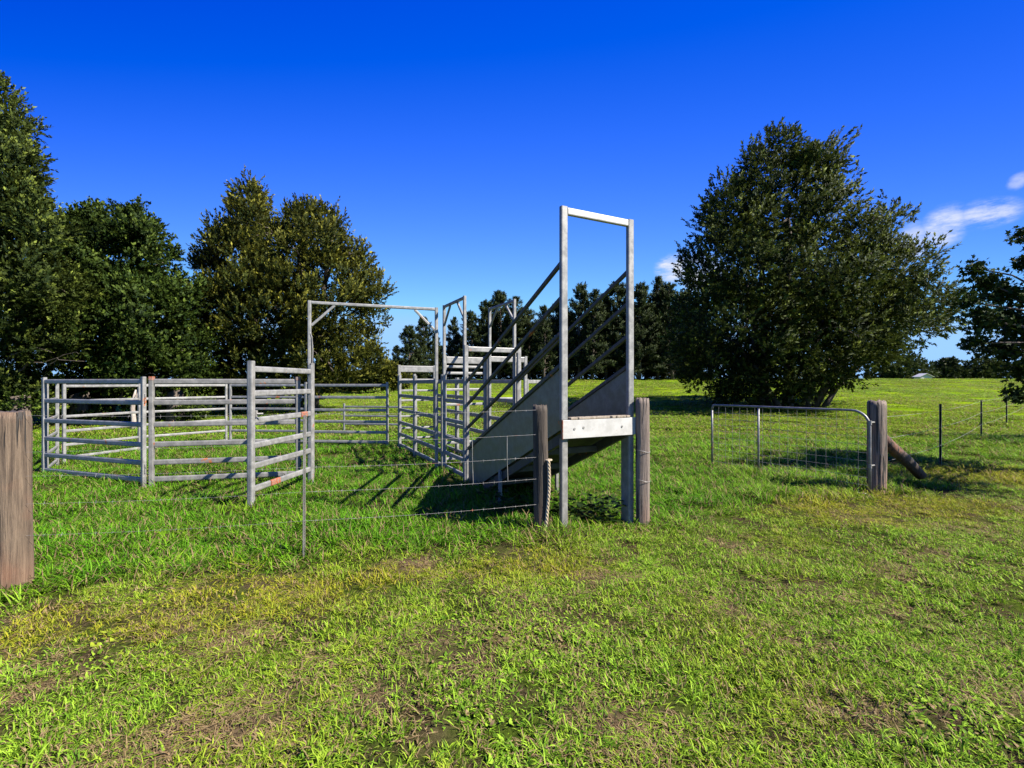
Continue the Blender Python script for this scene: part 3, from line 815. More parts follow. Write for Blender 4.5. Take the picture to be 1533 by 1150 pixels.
PINES = [
    (596, 520, 66, 2, 'low bushy pine at the open end of the crest belt beside the broad olive tree'),
    (612, 492, 60, 2, 'round bushy pine seen just under the overhead gate frame bar'),
    (634, 478, 62, 4, 'bushy pine seen beside the brace of the overhead gate frame'),
    (652, 500, 70, 1, 'short pine behind the upright of the overhead gate frame'),
    (676, 480, 72, 3, 'thin pine seen inside the first race gate arch'),
    (706, 470, 70, 1, 'narrow pine rising between the two race gate arches'),
    (728, 455, 71, 0, 'pine behind the thin far post of the second race gate arch'),
    (748, 441, 72, 4, 'pointed pine with bare top inside the second race gate arch'),
    (768, 452, 69, 3, 'slim pine behind the tall near post of the second race gate arch'),
    (793, 466, 71, 0, 'pine below the top handrail of the loading ramp'),
    (815, 462, 68, 1, 'narrow pine crossed by the ramp handrails just outside the ramp frame'),
    (838, 458, 72, 4, 'pine partly hidden behind the tall sunlit front ramp post'),
    (866, 430, 70, 0, 'tallest pine seen through the ramp end frame'),
    (886, 442, 68, 3, 'thin pine in the middle of the ramp end frame'),
    (908, 446, 71, 1, 'ragged pine with sky gaps in the ramp end frame'),
    (924, 428, 70, 4, 'pine close to the far upright of the ramp end frame'),
    (956, 431, 69, 0, 'pine just outside the far upright of the ramp end frame'),
    (985, 424, 71, 3, 'pine under the small white cloud beside the spreading tree'),
    (1006, 430, 70, 2, 'bushy pine touching the edge of the spreading tree'),
    (1030, 440, 72, 0, 'pine half hidden behind the spreading tree'),
]
for i, (px, top, d, k, lab) in enumerate(PINES): place_pine(px, top, d, k, lab, rot=i * 1.3)

for i, (px, top, d) in enumerate(((590, 545, 82), (622, 530, 80), (660, 520, 82), (690, 505, 80), (716, 490, 83), (740, 478, 82), (770, 482, 80), (800, 486, 82), (826, 480, 80), (852, 474, 83), (876, 478, 80),
                                  (898, 470, 82), (915, 474, 80), (940, 462, 82), (968, 458, 80), (995, 455, 83), (1018, 460, 80), (1045, 470, 82))):
    place_pine(px, top, d, (2, 0, 4)[i % 3], 'rear pine closing the gaps behind the front pines of the crest belt', 'rear pines of the belt along the hill crest', rot=i * 2.1, fat=1.45)

# ---- low trees far off on the crest
def small_tree(name, px, d, circles, label, seed, mat=DISTANT, n=1000, group=None, leaf=(.8, .38)):
    rg = np.random.default_rng(seed); lobes = []
    for (cx, cyy, r) in circles:
        p = at(cx, cyy, d); rm = r * d / F
        lobes.append((p.x, p.y + rg.uniform(-.5, .5) * rm, p.z, rm, rm, rm * .9))
    P, D0, _ = crown_points(rg, lobes, n, seed, .45)
    D = unit(D0 + np.array([0, 0, .3]) + rg.normal(0, .3, P.shape))
    V, s, nq = sprigs_to_leaves(rg, P, D, 9, leaf[0], leaf[1], 1.2, np.full(len(P), leaf[0]))
    x = (px - CX) * d / F; z = g(x, d)
    t = thing(name, (x, d, z), label, 'tree', group)
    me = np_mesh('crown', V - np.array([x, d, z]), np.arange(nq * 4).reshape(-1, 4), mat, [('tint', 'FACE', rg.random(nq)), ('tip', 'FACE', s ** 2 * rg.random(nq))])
    o = bpy.data.objects.new('crown', me); C.objects.link(o); o.parent = t
    mb = MB(); top = Vector(lobes[0][:3])
    mb.tube([(x, d, z - .3), (x, d, z + 1.2), tuple(top)], [.35, .28, .12], 7); mb.build('trunk', BARK, t, True)
GRP = 'small trees far off on the hill crest'
small_tree('crest_tree', 1352, 140, [(1335, 552, 22), (1360, 556, 20), (1384, 557, 14), (1318, 560, 16), (1345, 565, 16)], 'wide low dark tree far off beside the white roofed shed', 71, group=GRP)
small_tree('crest_tree', 1419, 150, [(1420, 552, 12), (1410, 562, 12), (1429, 563, 12), (1419, 545, 7), (1402, 566, 7)], 'pointed conifer-like small tree far off after the white roofed shed', 72, NEEDLE, group=GRP)
small_tree('crest_tree', 1447, 150, [(1446, 564, 8), (1453, 568, 6), (1440, 568, 6)], 'smallest round bush on the hill crest in the gap of sky', 73, group=GRP, n=350)
small_tree('crest_tree', 1478, 148, [(1478, 552, 18), (1466, 562, 14), (1494, 556, 18), (1510, 560, 16)], 'round dark crest tree behind the overhanging maple leaves', 74, group=GRP)
small_tree('hedge_tree', 575, 44, [(560, 565, 14), (578, 560, 16), (596, 566, 12), (540, 570, 14)], 'light green bush behind the back rails of the stock yard', 75, LEAF_C, group=None, leaf=(.3, .14))
small_tree('hedge_tree', 505, 46, [(500, 572, 12), (520, 570, 14), (478, 574, 10)], 'low sunlit bush under the skirt of the broad olive tree', 76, LEAF_C, group=None, leaf=(.3, .14))

for px, d, circ, lab, sd in ((28, 15.2, [(20, 600, 22), (44, 606, 18), (0, 606, 24)], 'leafy dark shrub at the foot of the tallest tree behind the strainer post', 91),
                              (120, 17.5, [(108, 622, 14), (128, 626, 12), (150, 624, 14), (92, 624, 10)], 'low weedy shrub seen between the rails of the shaded yard panel', 92),
                              (262, 18.5, [(250, 616, 10), (272, 618, 12), (296, 618, 9)], 'low shrub seen between the rails of the orange-topped yard panel', 93)):
    small_tree('shrub', px, d, circ, lab, sd, LEAF_B, 420, None, (.11, .055))

# ---- broad-leaved tree whose branches reach in from the side
def maple(root_xy, clusters, label, seed, nper, group=None, name='maple_tree'):
    rg = np.random.default_rng(seed)
    x0, y0 = root_xy; z0 = g(x0, y0); t = thing(name, (x0, y0, z0), label, 'tree', group)
    k = 11; ang = np.linspace(0, 2 * np.pi, k, endpoint=False)
    rad = np.array([.30, .62, .34, .72, .40, 1.0, .40, .72, .34, .62, .30][:k]) * .5
    star = np.stack([np.cos(ang + np.pi) * rad, np.sin(ang + np.pi) * rad, np.zeros(k)], 1)
    star[:, 0] += .18
    Vs = []; tint = []; mb = MB(); twig = mb
    for (c, r, m) in clusters:
        c = np.array(c, float)
        limb(mb, rg, (x0, y0, z0 + min(c[2] - z0, 2.2) * .7), c, .04, .010, .12, 7)
        for j in range(m):
            tipp = c + unit(rg.normal(0, 1, 3)) * r * rg.uniform(.35, 1.05) * np.array([1, 1, .9])
            pts = limb(twig, rg, c, tipp, .007, .002, .2, 4)
            for q in range(nper):
                b = np.array(pts[rg.integers(1, 4)]) + rg.normal(0, .05, 3)
                d = unit(tipp - c + rg.normal(0, .6, 3) + np.array([0, 0, -.35])); nrm = unit(np.cross(d, rg.normal(0, 1, 3)) + np.array([0, 0, .8]))
                nrm = unit(nrm - d * nrm.dot(d)); sdv = np.cross(nrm, d); s = rg.uniform(.09, .16)
                Vs.append(b + s * (star[:, :1] * d + star[:, 1:2] * sdv)); tint.append(rg.random())
    V = np.concatenate(Vs); n = len(Vs)
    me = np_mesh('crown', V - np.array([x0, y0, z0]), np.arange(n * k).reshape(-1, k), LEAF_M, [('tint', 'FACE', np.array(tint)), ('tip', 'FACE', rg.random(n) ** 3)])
    o = bpy.data.objects.new('crown', me); C.objects.link(o); o.parent = t
    mb.tube([(x0, y0, z0 - .1), (x0 + .05, y0, z0 + .8), (x0 - .03, y0, z0 + 2.0), (x0, y0, z0 + 3.6), (x0 + .1, y0, z0 + 5.0)], [.17, .13, .11, .07, .02], 10)
    mb.build('trunk', BARK, t, True)
    return t
cl = []
def mc(px, py, d, r, m): cl.append((tuple(at(px, py, d)), r * 1.15 * d / F, int(m * 1.3)))
for a in ((1462, 402, 8.2, 14, 9), (1478, 425, 8.3, 20, 14), (1450, 452, 8.1, 12, 7), (1500, 440, 8.4, 26, 20), (1525, 352, 8.4, 8, 4), (1530, 395, 8.5, 10, 6), (1470, 480, 8.2, 26, 22),
          (1510, 480, 8.6, 34, 34), (1460, 515, 8.1, 13, 8), (1500, 525, 8.4, 30, 28), (1530, 555, 8.5, 26, 22), (1525, 590, 8.3, 14, 8), (1548, 500, 8.8, 40, 40), (1560, 440, 8.8, 40, 36),
          (1600, 480, 9.0, 50, 44), (1590, 400, 9.0, 44, 34), (1650, 430, 9.0, 55, 44), (1620, 540, 8.8, 45, 36), (1700, 380, 9.0, 55, 40), (1690, 480, 8.8, 55, 44), (1640, 340, 9.2, 45, 30), (1580, 335, 8.9, 24, 14)): mc(*a)
for q, r_, m_ in (((9.6, 6.2, 3.3), .75, 40), ((10.7, 5.9, 4.1), .85, 46), ((8.95, 6.55, 2.5), .5, 24), ((11.6, 6.4, 4.6), .8, 36), ((9.6, 8.1, 3.7), 1.0, 60), ((10.7, 8.0, 4.3), 1.0, 56), ((9.4, 7.3, 3.0), .6, 30)): cl.append((q, r_, m_))
maple((10.9, 8.0), cl, 'broad-leaved tree with dark lobed leaves reaching in over the pasture', 81, 17)
cl = []
for a in ((17.0, 12.0, 3.4, 1.3, 46), (18.3, 12.6, 4.2, 1.4, 46), (18.2, 11.2, 2.8, 1.1, 36), (16.4, 12.8, 4.3, .9, 26), (19.4, 12, 4.8, 1.3, 40)): cl.append((a[:3], a[3], a[4]))
maple((18.2, 12.0), cl, 'second lobed-leaf tree standing beyond the first, throwing shade on the pasture', 82, 12)

# ------------------------------------------------------------------ stock yard panels
RAILS = (1.67, 1.33, .98, .66, .37, .10)
def V3(p, z): return Vector((p[0], p[1], z))

def panel(name, p0, p1, label, cat='yard fence', group='galvanised yard panels', rails=RAILS, top=1.74, rail=(.040, .078), post=.062, mat=GALV, zoff=0., orange=(), pins=True, posts=(True, True), base=-.06,
          slope=0.):
    p0 = Vector((p0[0], p0[1], 0)); p1 = Vector((p1[0], p1[1], 0)); mid = (p0 + p1) / 2
    t = thing(name, (mid.x, mid.y, g(mid.x, mid.y)), label, cat, group)
    ax = (p1 - p0).normalized(); nrm = Vector((-ax.y, ax.x, 0))
    ends = [p0, p1]
    for k in range(2):
        if not posts[k]: continue
        p = ends[k]; zg = g(p.x, p.y); mb = MB()
        mb.beam(V3(p, zg + base), V3(p, top + zoff), post, post, ax)
        mb.beam(V3(p, top + zoff), V3(p, top + zoff + .006), post * .9, post * .9, ax)
        o = mb.build('post', mat, t)
        if k in orange:
            m2 = MB(); m2.beam(V3(p, top + zoff - .05), V3(p, top + zoff + .009), post + .006, post + .006, ax); m2.build('painted_cap', ORANGE, o)
    for z in rails:
        mb = MB(); a = p0 + ax * post * .5; b = p1 - ax * post * .5
        mb.oval(V3(a, z + zoff), V3(b, z + zoff), rail[0], rail[1]); mb.build('rail', mat, t)
    if pins:
        for z in (top - .32, .30):
            mb = MB()
            for s in (-1,):
                e = p1 + ax * post * .62
                mb.tube([V3(e, z + zoff + .05), V3(e, z + zoff - .09)], .011, 8)
                mb.beam(V3(p1, z + zoff), V3(e + ax * .02, z + zoff), .012, .03)
            mb.build('joining_pin', GALV_OLD, t)
    return t

# ramp / race frame of reference
LP = Vector((.556, 5.05, 0)); U = Vector((.893, .450, 0)).normalized(); VV = Vector((-.450, .893, 0)).normalized(); WD = .92
def rp(a, t, z=0.): return LP + U * a + VV * t + Vector((0, 0, z))
def r2(a, t): q = rp(a, t); return (q.x, q.y)

A0, A1 = (-8.3, 8.3), (-5.88, 7.46)
panel('rail_fence', A0, A1, 'shaded dark-railed yard panel whose corner post stands behind the thick strainer post', orange=())
B0, B1 = (-5.78, 7.5), (-3.66, 8.0)
panel('rail_fence', B0, B1, 'sunlit yard panel with orange-topped posts between the shaded panel and the swung gate', orange=(0, 1), mat=GALV_OLD, rail=(.042, .084), post=.070)
panel('rail_fence', (-8.36, 8.4), (-9.16, 9.42), 'short end panel running back from the outer corner post of the yard', rail=(.034, .05), post=.055, top=1.69, pins=False)
RB = (1.58, 1.27, .96, .66, .38, .12)
panel('rail_fence', (-9.12, 9.52), (-8.72, 10.94), 'thin-railed back panel seen through the shaded dark-railed panel', rails=RB, rail=(.034, .055), post=.055, top=1.62, pins=False)
panel('rail_fence', (-8.66, 11.0), (-7.58, 12.40), 'thin-railed back panel seen through the sunlit orange-topped panel', rails=RB, rail=(.034, .055), post=.055, top=1.62, pins=False)
panel('rail_fence', (-7.48, 12.42), (-5.40, 12.25), 'back panel of the yard seen behind the swung gate', rails=RB, rail=(.036, .062), post=.06, top=1.66, pins=False)
panel('rail_fence', (-5.30, 12.24), (-3.20, 12.0), 'back panel of the yard seen in the open gateway under the overhead bar', rails=(1.58, 1.27, .94, .64, .37, .12), rail=(.040, .072), post=.06, top=1.66, pins=False)
panel('rail_fence', (-3.12, 15.2), (-5.6, 15.6), 'far outer panel showing low rails behind the open gateway', rails=(.85, .55, .28), rail=(.036, .06), post=.06, top=.95, pins=False)

# swung gate
gt = panel('yard_gate', (-3.41, 6.11), (-3.27, 7.60), 'heavy sunlit yard gate swung open towards the steel picket', 'gate', None,
           rails=(1.83, 1.51, 1.15, .82, .55, .25), top=1.93, rail=(.042, .080), post=.078, orange=())
mb = MB()
mb.oval((-3.382 + .020, 6.5, .252), (-3.362 + .020, 6.72, .252), .046, .084); mb.build('painted_patch', ORANGE, gt)
mb = MB(); mb.oval((-3.287, 7.27, 1.152), (-3.275, 7.45, 1.152), .046, .084); mb.build('painted_patch', ORANGE, gt)
mb = MB(); mb.beam((-3.44, 6.16, 1.24), (-3.36, 6.16, 1.24), .04, .09); mb.tube([(-3.36, 6.16, 1.24), (-3.30, 6.2, 1.24)], .012, 6); mb.build('latch', GALV_OLD, gt)

def portal(name, a, b, top, label, group=None, post=.058, brace=.42, cat='gate frame', mat=GALV, rails=None, braces=(True, True)):
    a = Vector((a[0], a[1], 0)); b = Vector((b[0], b[1], 0)); ax = (b - a).normalized(); mid = (a + b) / 2
    t = thing(name, (mid.x, mid.y, g(mid.x, mid.y)), label, cat, group)
    for p in (a, b):
        mb = MB(); mb.beam(V3(p, g(p.x, p.y) - .06), V3(p, top), post, post, ax); mb.build('post', mat, t)
    mb = MB(); mb.beam(V3(a + ax * (post / 2 + .001), top - post / 2 - .003), V3(b - ax * (post / 2 + .001), top - post / 2 - .003), post * .9, post * .9); mb.build('overhead_bar', mat, t)
    for p, s, on in ((a, 1, braces[0]), (b, -1, braces[1])):
        if not on: continue
        mb = MB(); mb.beam(V3(p + ax * s * post * .52, top - brace), V3(p + ax * s * brace * .95, top - post - .002), post * .6, post * .75); mb.build('corner_brace', mat, t)
    for z in rails or ():
        mb = MB(); mb.oval(V3(a + ax * post * .52, z), V3(b - ax * post * .52, z), .038, .070); mb.build('rail', mat, t)
    return t
f1 = portal('overhead_gate_frame', (-3.43, 7.92), (-1.40, 8.66), 3.04, 'widest overhead gate frame spanning the open gateway of the yard')
mb = MB(); mb.beam((-3.37, 7.90, -.05), (-3.37, 7.90, 1.98), .045, .06, U); mb.tube([(-3.37, 7.90, 1.98), (-3.365, 7.9, 2.2), (-3.38, 7.9, 2.42), (-3.41, 7.9, 2.5)], .008, 6); mb.build('hinge_post', GALV_OLD, f1)
portal('race_gate_arch', r2(0, 2.97), r2(0, 4.02), 3.08, 'tall race gate arch beside the overhead gate frame, over the near race side', 'tall arches over the race gates', .052, .36, rails=(1.67, 1.33, .98, .66, .37, .12))
portal('race_gate_arch', r2(WD, 2.97), r2(WD, 4.02), 3.10, 'tall race gate arch behind the ramp handrails, over the far race side', 'tall arches over the race gates', .052, .36, rails=(1.67, 1.33, .98, .66, .37, .12))

def slide_frame(name, t0, a0, a1, top, bar, label, rails=(), post=.07, chan=True, group='crosswise slide gate frames of the race'):
    a = rp(a0, t0); b = rp(a1, t0); ax = (b - a).normalized(); mid = (a + b) / 2
    t = thing(name, (mid.x, mid.y, g(mid.x, mid.y)), label, 'gate frame', group)
    for p, s in ((a, 1), (b, -1)):
        mb = MB(); mb.beam(V3(p, g(p.x, p.y) - .05), V3(p, top), post, post * .8, VV); mb.build('post', GALV, t)
    mb = MB(); mb.beam(V3(a + ax * post * .52, top - bar / 2 - .02), V3(b - ax * post * .52, top - bar / 2 - .02), post * .7, bar); mb.build('top_bar', GALV, t)
    for z, h in rails:
        mb = MB(); mb.oval(V3(a + ax * post * .52, z), V3(b - ax * post * .52, z), .036, h); mb.build('rail', GALV, t)
    return t
slide_frame('slide_gate_frame', 2.86, -.02, WD + .03, 2.26, .085, 'bright slide gate frame at the foot of the loading ramp')
s2 = slide_frame('slide_gate_frame', 4.12, .04, WD - .05, 2.16, .13, 'slide gate frame with closely set white top rails in mid race', ((1.95, .05), (1.83, .05), (1.52, .05), (1.24, .05), (.52, .05), (.22, .05)))
slide_frame('slide_gate_frame', 4.16, WD + .05, WD + .86, 2.19, .11, 'slide gate frame set off to the far side of the race', ((1.33, .05), (.66, .05), (.2, .05)))
slide_frame('slide_gate_frame', 7.56, 0, WD, 2.10, .16, 'farthest slide gate frame with a broad white top board', ((1.72, .06), (1.45, .05), (1.20, .05), (.80, .05), (.50, .05), (.24, .05)))
GR = 'panels along the sides of the race'
panel('race_fence', r2(0, 4.12), r2(0, 6.02), 'near side race panel next to the tall arch', group=GR, pins=False, top=1.80)
panel('race_fence', r2(0, 6.10), r2(0, 7.48), 'near side race panel ending at the broad white top board', group=GR, pins=False, top=1.84)
panel('race_fence', r2(WD, 4.24), r2(WD, 5.82), 'far side race panel seen through the mid race slide gate', group=GR, pins=False, top=1.76)
panel('race_fence', r2(WD, 5.90), r2(WD, 7.48), 'far side race panel beside the farthest slide gate', group=GR, pins=False, top=1.76)
panel('race_fence', r2(WD + .92, 4.2), r2(WD + 2.1, 5.3), 'panel running off the far side of the race behind the ramp', group=GR, pins=False, top=1.72)

# ------------------------------------------------------------------ loading ramp
ramp = thing('loading_ramp', LP + Vector((0, 0, g(LP.x, LP.y))), 'galvanised cattle loading ramp with tall sunlit end frame', 'loading ramp')
TL = 2.78; Z0 = 1.19; SL = (1.19 - .03) / 2.55
def zf(t): return max(Z0 - SL * t, -.02)
def zl(t): return Z0 - SL * t
for a, nm in ((0, 'l'), (WD, 'r')):
    mb = MB(); mb.beam(rp(a, 0, 1.252), rp(a, 0, 3.55), .082, .055, VV); mb.build('end_post', GALV, ramp)
    mb = MB(); q = rp(a, 0); dp = .06 if a == 0 else .15
    mb.beam(rp(a, .0 if a == 0 else .045, g(q.x, q.y) - .12), rp(a, .0 if a == 0 else .045, 1.045), .080, dp, VV); mb.build('leg', GALV_OLD, ramp)
    mb = MB(); lq = rp(a, 1.6); mb.beam(rp(a, 1.6, g(lq.x, lq.y) - .08), rp(a, 1.6, zl(1.6) - .03), .05, .05, VV); mb.build('leg', GALV_OLD, ramp)
    # sheet side
    mb = MB(); th = .004; s = -1 if a == 0 else 1
    prof = []
    n = 12
    for k in range(n + 1):
        t = .03 + (TL - .03) * k / n; prof.append((t, zl(t) - .03 if zl(t) - .03 > .0 else .0, zl(t) + .66))
    vs = []
    for t, zb, zt in prof:
        for da in (0, th): vs += [rp(a + s * (.0 + da), t, zb), rp(a + s * (.0 + da), t, zt)]
    fs = []
    for k in range(n):
        o = k * 4
        fs += [(o, o + 4, o + 5, o + 1), (o + 2, o + 3, o + 7, o + 6), (o + 1, o + 5, o + 7, o + 3), (o, o + 2, o + 6, o + 4)]
    fs += [(0, 1, 3, 2), (n * 4, n * 4 + 2, n * 4 + 3, n * 4 + 1)]
    mb.add(vs, fs); sp_ = mb.build('side_panel', SHEET, ramp)
    nrm = (rp(0, 1, -SL) - rp(0, 0, 0)).cross(U).normalized()
    if nrm.z < 0: nrm = -nrm
    mb = MB(); mb.beam(rp(a + s * .004, .05, zl(.05) + .665), rp(a + s * .004, TL, zl(TL) + .665), .05, .05, nrm); mb.build('edge_rail', SHADED_STEEL, sp_)
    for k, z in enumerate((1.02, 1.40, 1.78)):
        mb = MB(); mb.beam(rp(a, .035, zl(.035) + z), rp(a, TL + .03, zl(TL + .03) + z), .040, .046, nrm); mb.build('handrail', SHADED_STEEL, ramp)
    mb = MB(); mb.beam(rp(a, TL + .06, -.05), rp(a, TL + .06, 1.75), .055, .05, VV); mb.build('foot_post', GALV_OLD, ramp)
    # channel beam under the floor
    mb = MB(); ins = .05 if a == 0 else -.05
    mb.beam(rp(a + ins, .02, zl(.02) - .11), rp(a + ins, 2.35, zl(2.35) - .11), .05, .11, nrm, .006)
    mb.build('floor_beam', SHADED_STEEL, ramp)
mb = MB(); mb.beam(rp(.045, 0, 3.505), rp(WD - .045, 0, 3.505), .053, .078); mb.build('top_bar', WHITE, ramp)
mb = MB(); pl = rp(0, -.045)
mb.beam(rp(-.045, -.046, 1.148), rp(WD + .075, -.046, 1.148), .030, .200, (0, 0, 1), .004)
fp = mb.build('bumper_plate', WHITE, ramp)
m2 = MB(); m2.beam(rp(-.05, -.046, 1.148), rp(-.044, -.046, 1.148), .034, .203, (0, 0, 1), .003); m2.build('rusty_end', ORANGE, fp)
m2 = MB()
for q, zz in ((.10, 1.15), (.75, 1.15), (.22, 1.16)):
    m2.tube([rp(q, -.060, zz), rp(q, -.066, zz)], .013, 8)
m2.build('bolt_heads', GALV_OLD, fp)
# floor with cleats
mb = MB(); fl = []
n = 10
for k in range(n + 1):
    t = .01 + 2.56 * k / n
    fl += [rp(.012, t, zl(t)), rp(WD - .012, t, zl(t)), rp(.012, t, zl(t) - .02), rp(WD - .012, t, zl(t) - .02)]
fs = []
for k in range(n):
    o = 4 * k; fs += [(o, o + 1, o + 5, o + 4), (o + 2, o + 6, o + 7, o + 3)]
fs += [(0, 2, 3, 1), (4 * n, 4 * n + 1, 4 * n + 3, 4 * n + 2)]
mb.add(fl, fs)
flo = mb.build('floor', SHADED_STEEL, ramp)
m2 = MB()
for k in range(9):
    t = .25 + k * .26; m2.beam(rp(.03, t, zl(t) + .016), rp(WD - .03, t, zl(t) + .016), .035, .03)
m2.build('cleats', SHADED_STEEL, flo)
mb = MB(); mb.beam(rp(.055, -.02, 1.262), rp(WD - .05, -.02, 1.262), .09, .026, (0, 0, 1), .005); mb.build('floor_edge_board', PLANK, ramp)
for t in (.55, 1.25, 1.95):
    mb = MB(); mb.beam(rp(.08, t, zl(t) - .12), rp(WD - .08, t, zl(t) - .12), .05, .08); mb.build('cross_member', SHADED_STEEL, ramp)

# ------------------------------------------------------------------ timber posts
def post_mesh(x, y, top, r, seed, flat=1.0, lean=(0, 0), ntop=.03, groove=.10, bulge=0.):
    rg = np.random.default_rng(seed); n = 40; m = 26; z0 = g(x, y) - .15; vs = []; fs = []
    ang = np.linspace(0, 2 * np.pi, n, endpoint=False)
    lob = 1 + .05 * np.cos(2 * ang + rg.uniform(0, 6)) + .035 * np.cos(3 * ang + rg.uniform(0, 6))
    gr = np.zeros(n)
    for k in range(7):
        c = rg.integers(0, n); gr[c] -= rg.uniform(.4, 1) * groove; gr[(c + 1) % n] -= .4 * groove
    ph = rg.uniform(0, 6, 4)
    for i in range(m):
        t = i / (m - 1); z = z0 + (top - z0) * t
        for j in range(n):
            a = ang[j]
            rr = r * (lob[j] + gr[j] * (.5 + .5 * math.sin(3.1 * t + j)) + .02 * math.sin(9 * t + 2 * a + ph[0]) + bulge * math.exp(-((t - .68) / .07) ** 2) * max(0, math.cos(a - 3.0)))
            if i == m - 1: rr *= .93
            zz = z + (rg.uniform(-ntop, ntop * .3) if i >= m - 2 else 0)
            vs.append((x + lean[0] * t + rr * math.cos(a), y + lean[1] * t + rr * flat * math.sin(a), zz))
    for i in range(m - 1):
        for j in range(n): fs.append((i * n + j, i * n + (j + 1) % n, (i + 1) * n + (j + 1) % n, (i + 1) * n + j))
    c = len(vs); vs.append((x + lean[0], y + lean[1], top - ntop * 1.2))
    for j in range(n): fs.append(((m - 1) * n + j, (m - 1) * n + (j + 1) % n, c))
    mb = MB(); mb.add(vs, fs); return mb

def picket(mb, x, y, top, w=.045, lean=0.):
    z0 = g(x, y) - .15
    a = Vector((x, y, z0)); b = Vector((x + lean, y, top))
    mb.beam(a, b, w, .010, (1, 0, 0), .002)
    mb.beam(a + Vector((0, -.006, 0)), b + Vector((0, -.006, 0)), .010, w * .8, (0, 1, 0), .002)

def wire(mb, a, b, r=.0026, sag=.012, n=14, barbs=True, seed=0):
    rg = np.random.default_rng(seed); a = Vector(a); b = Vector(b); L = (b - a).length
    pts = [a.lerp(b, k / n) - Vector((0, 0, sag * L * .25 * math.sin(math.pi * k / n))) for k in range(n + 1)]
    mb.tube(pts, r, 5)
    if barbs:
        k = int(L / .11); ax = (b - a).normalized(); p1 = ax.orthogonal().normalized(); p2 = ax.cross(p1)
        for i in range(1, k):
            t = i / k; p = a.lerp(b, t) - Vector((0, 0, sag * L * .25 * math.sin(math.pi * t)))
            for q in range(2):
                an = rg.uniform(0, 3.14); d = (p1 * math.cos(an) + p2 * math.sin(an)) * .016
                mb.tube([p - d, p + d], r * .75, 4)
            mb.tube([p - ax * .006, p + ax * .006], r * 1.9, 5)

P0 = (-3.955, 3.72); PK = (-1.95, 4.38); P1 = (.318, 5.0)
fence = thing('wire_fence', (P0[0], P0[1], g(*P0)), 'barbed wire fence from the thick strainer post past the steel picket to the ramp', 'fence')
post_mesh(P0[0], P0[1], 1.425, .114, 1, .95, (-.02, 0), .012, .10, -.16).build('strainer_post', WOOD, fence, True)
mb = MB(); picket(mb, PK[0], PK[1], 1.345, .040, .008); mb.build('steel_picket', GALV_OLD, fence)
post_mesh(P1[0], P1[1], 1.415, .078, 2, .9, (-.02, 0), .02, .08).build('timber_post', WOOD_SHADED, fence, True)
for k, z in enumerate((1.36, 1.10, .86, .63, .36)):
    mb = MB()
    za = z + (.03, .0, .05, .06, .08)[k]
    a = Vector((P0[0] + .11, P0[1] - .02, za)); b = Vector((PK[0], PK[1] - .018, z + .0)); c = Vector((P1[0] - .06, P1[1] - .05, z))
    wire(mb, a, b, .0009, .03, barbs=k != 1, seed=k); wire(mb, b, c, .0014, .03, barbs=k != 1, seed=k + 10); mb.build('wire', WIRE, fence)
mb = MB()
def wire_at(s, k):
    z = (1.36, 1.10, .86, .63, .36)[k]; b = Vector((PK[0], PK[1] - .018, z)); c = Vector((P1[0] - .06, P1[1] - .05, z)); return b.lerp(c, s) - Vector((0, 0, .018 * math.sin(math.pi * s)))
for s in (.70, .86):
    mb.tube([wire_at(s, 1), wire_at(s, 2), wire_at(s + .004, 3)], .0035, 5)
mb.build('wire_dropper', GALV_OLD, fence)

tp = thing('timber_post', (1.515, 5.42, g(1.515, 5.42)), 'upright grey split timber post against the end of the white bumper plate', 'post')
post_mesh(1.515, 5.42, 1.475, .076, 3, .8, (-.005, 0), .02, .11).build('shaft', WOOD_GREY, tp, True)
mb = MB()
for z in (.52, .86): mb.tube([(1.515 + .083 * math.cos(a), 5.42 + .068 * math.sin(a), z + .012 * math.sin(2 * a)) for a in np.linspace(0, 6.283, 24)], .0025, 5, False)
mb.build('wire_tie', WIRE, tp)

# rope hanging beside the dark post
rp_t = thing('rope', (.372, 4.93, g(.372, 4.93)), 'pale twisted rope hanging beside the shaded post at the ramp', 'rope')
mb = MB()
for s in range(3):
    pts = []
    for k in range(90):
        t = k / 89; z = .83 - t * .84; a = s * 2.094 + t * 44
        pts.append((.385 + .012 * math.sin(t * 5) + .010 * math.cos(a) - .02 * t, 4.93 + .010 * math.sin(a), z))
    mb.tube(pts, .0095, 6)
mb.build('strands', ROPE, rp_t, True)
mb = MB(); mb.tube([(.385 + .034 * math.cos(a), 4.96 + .03 * math.sin(a), .83) for a in np.linspace(0, 6.283, 14)], .010, 6, False); mb.build('knot', ROPE, rp_t, True)

# ------------------------------------------------------------------ mesh gate, gate post and side fence
GP = (5.50, 7.05)
sf = thing('wire_fence', (GP[0], GP[1], g(*GP)), 'plain wire fence running back from the timber gate post with a fallen strut', 'fence')
post_mesh(GP[0], GP[1], 1.385, .125, 4, .95, (.0, 0), .03, .12).build('gate_post', wood('two_tone_timber', (.075, .05, .036), (.22, .175, .135), .5), sf, True)
mb = MB(); rgs = np.random.default_rng(4)
sa = Vector((5.62, 7.16, .86)); sb = Vector((6.66, 7.62, .14))
mb.tube([sa, sa.lerp(sb, .3) + Vector((0, .01, -.01)), sa.lerp(sb, .7) + Vector((0, -.01, .01)), sb], [.080, .090, .086, .078], 12); mb.build('stay_strut', WOOD_SHADED, sf, True)
PKS = [((8.52, 9.3), 1.22), ((13.95, 13.9), 1.12), ((18.3, 17.3), 1.25), ((24.4, 22.2), 1.4)]
for (x, y), h in PKS:
    mb = MB(); picket(mb, x, y, g(x, y) + h, .05); mb.build('steel_picket', GALV_OLD, sf)
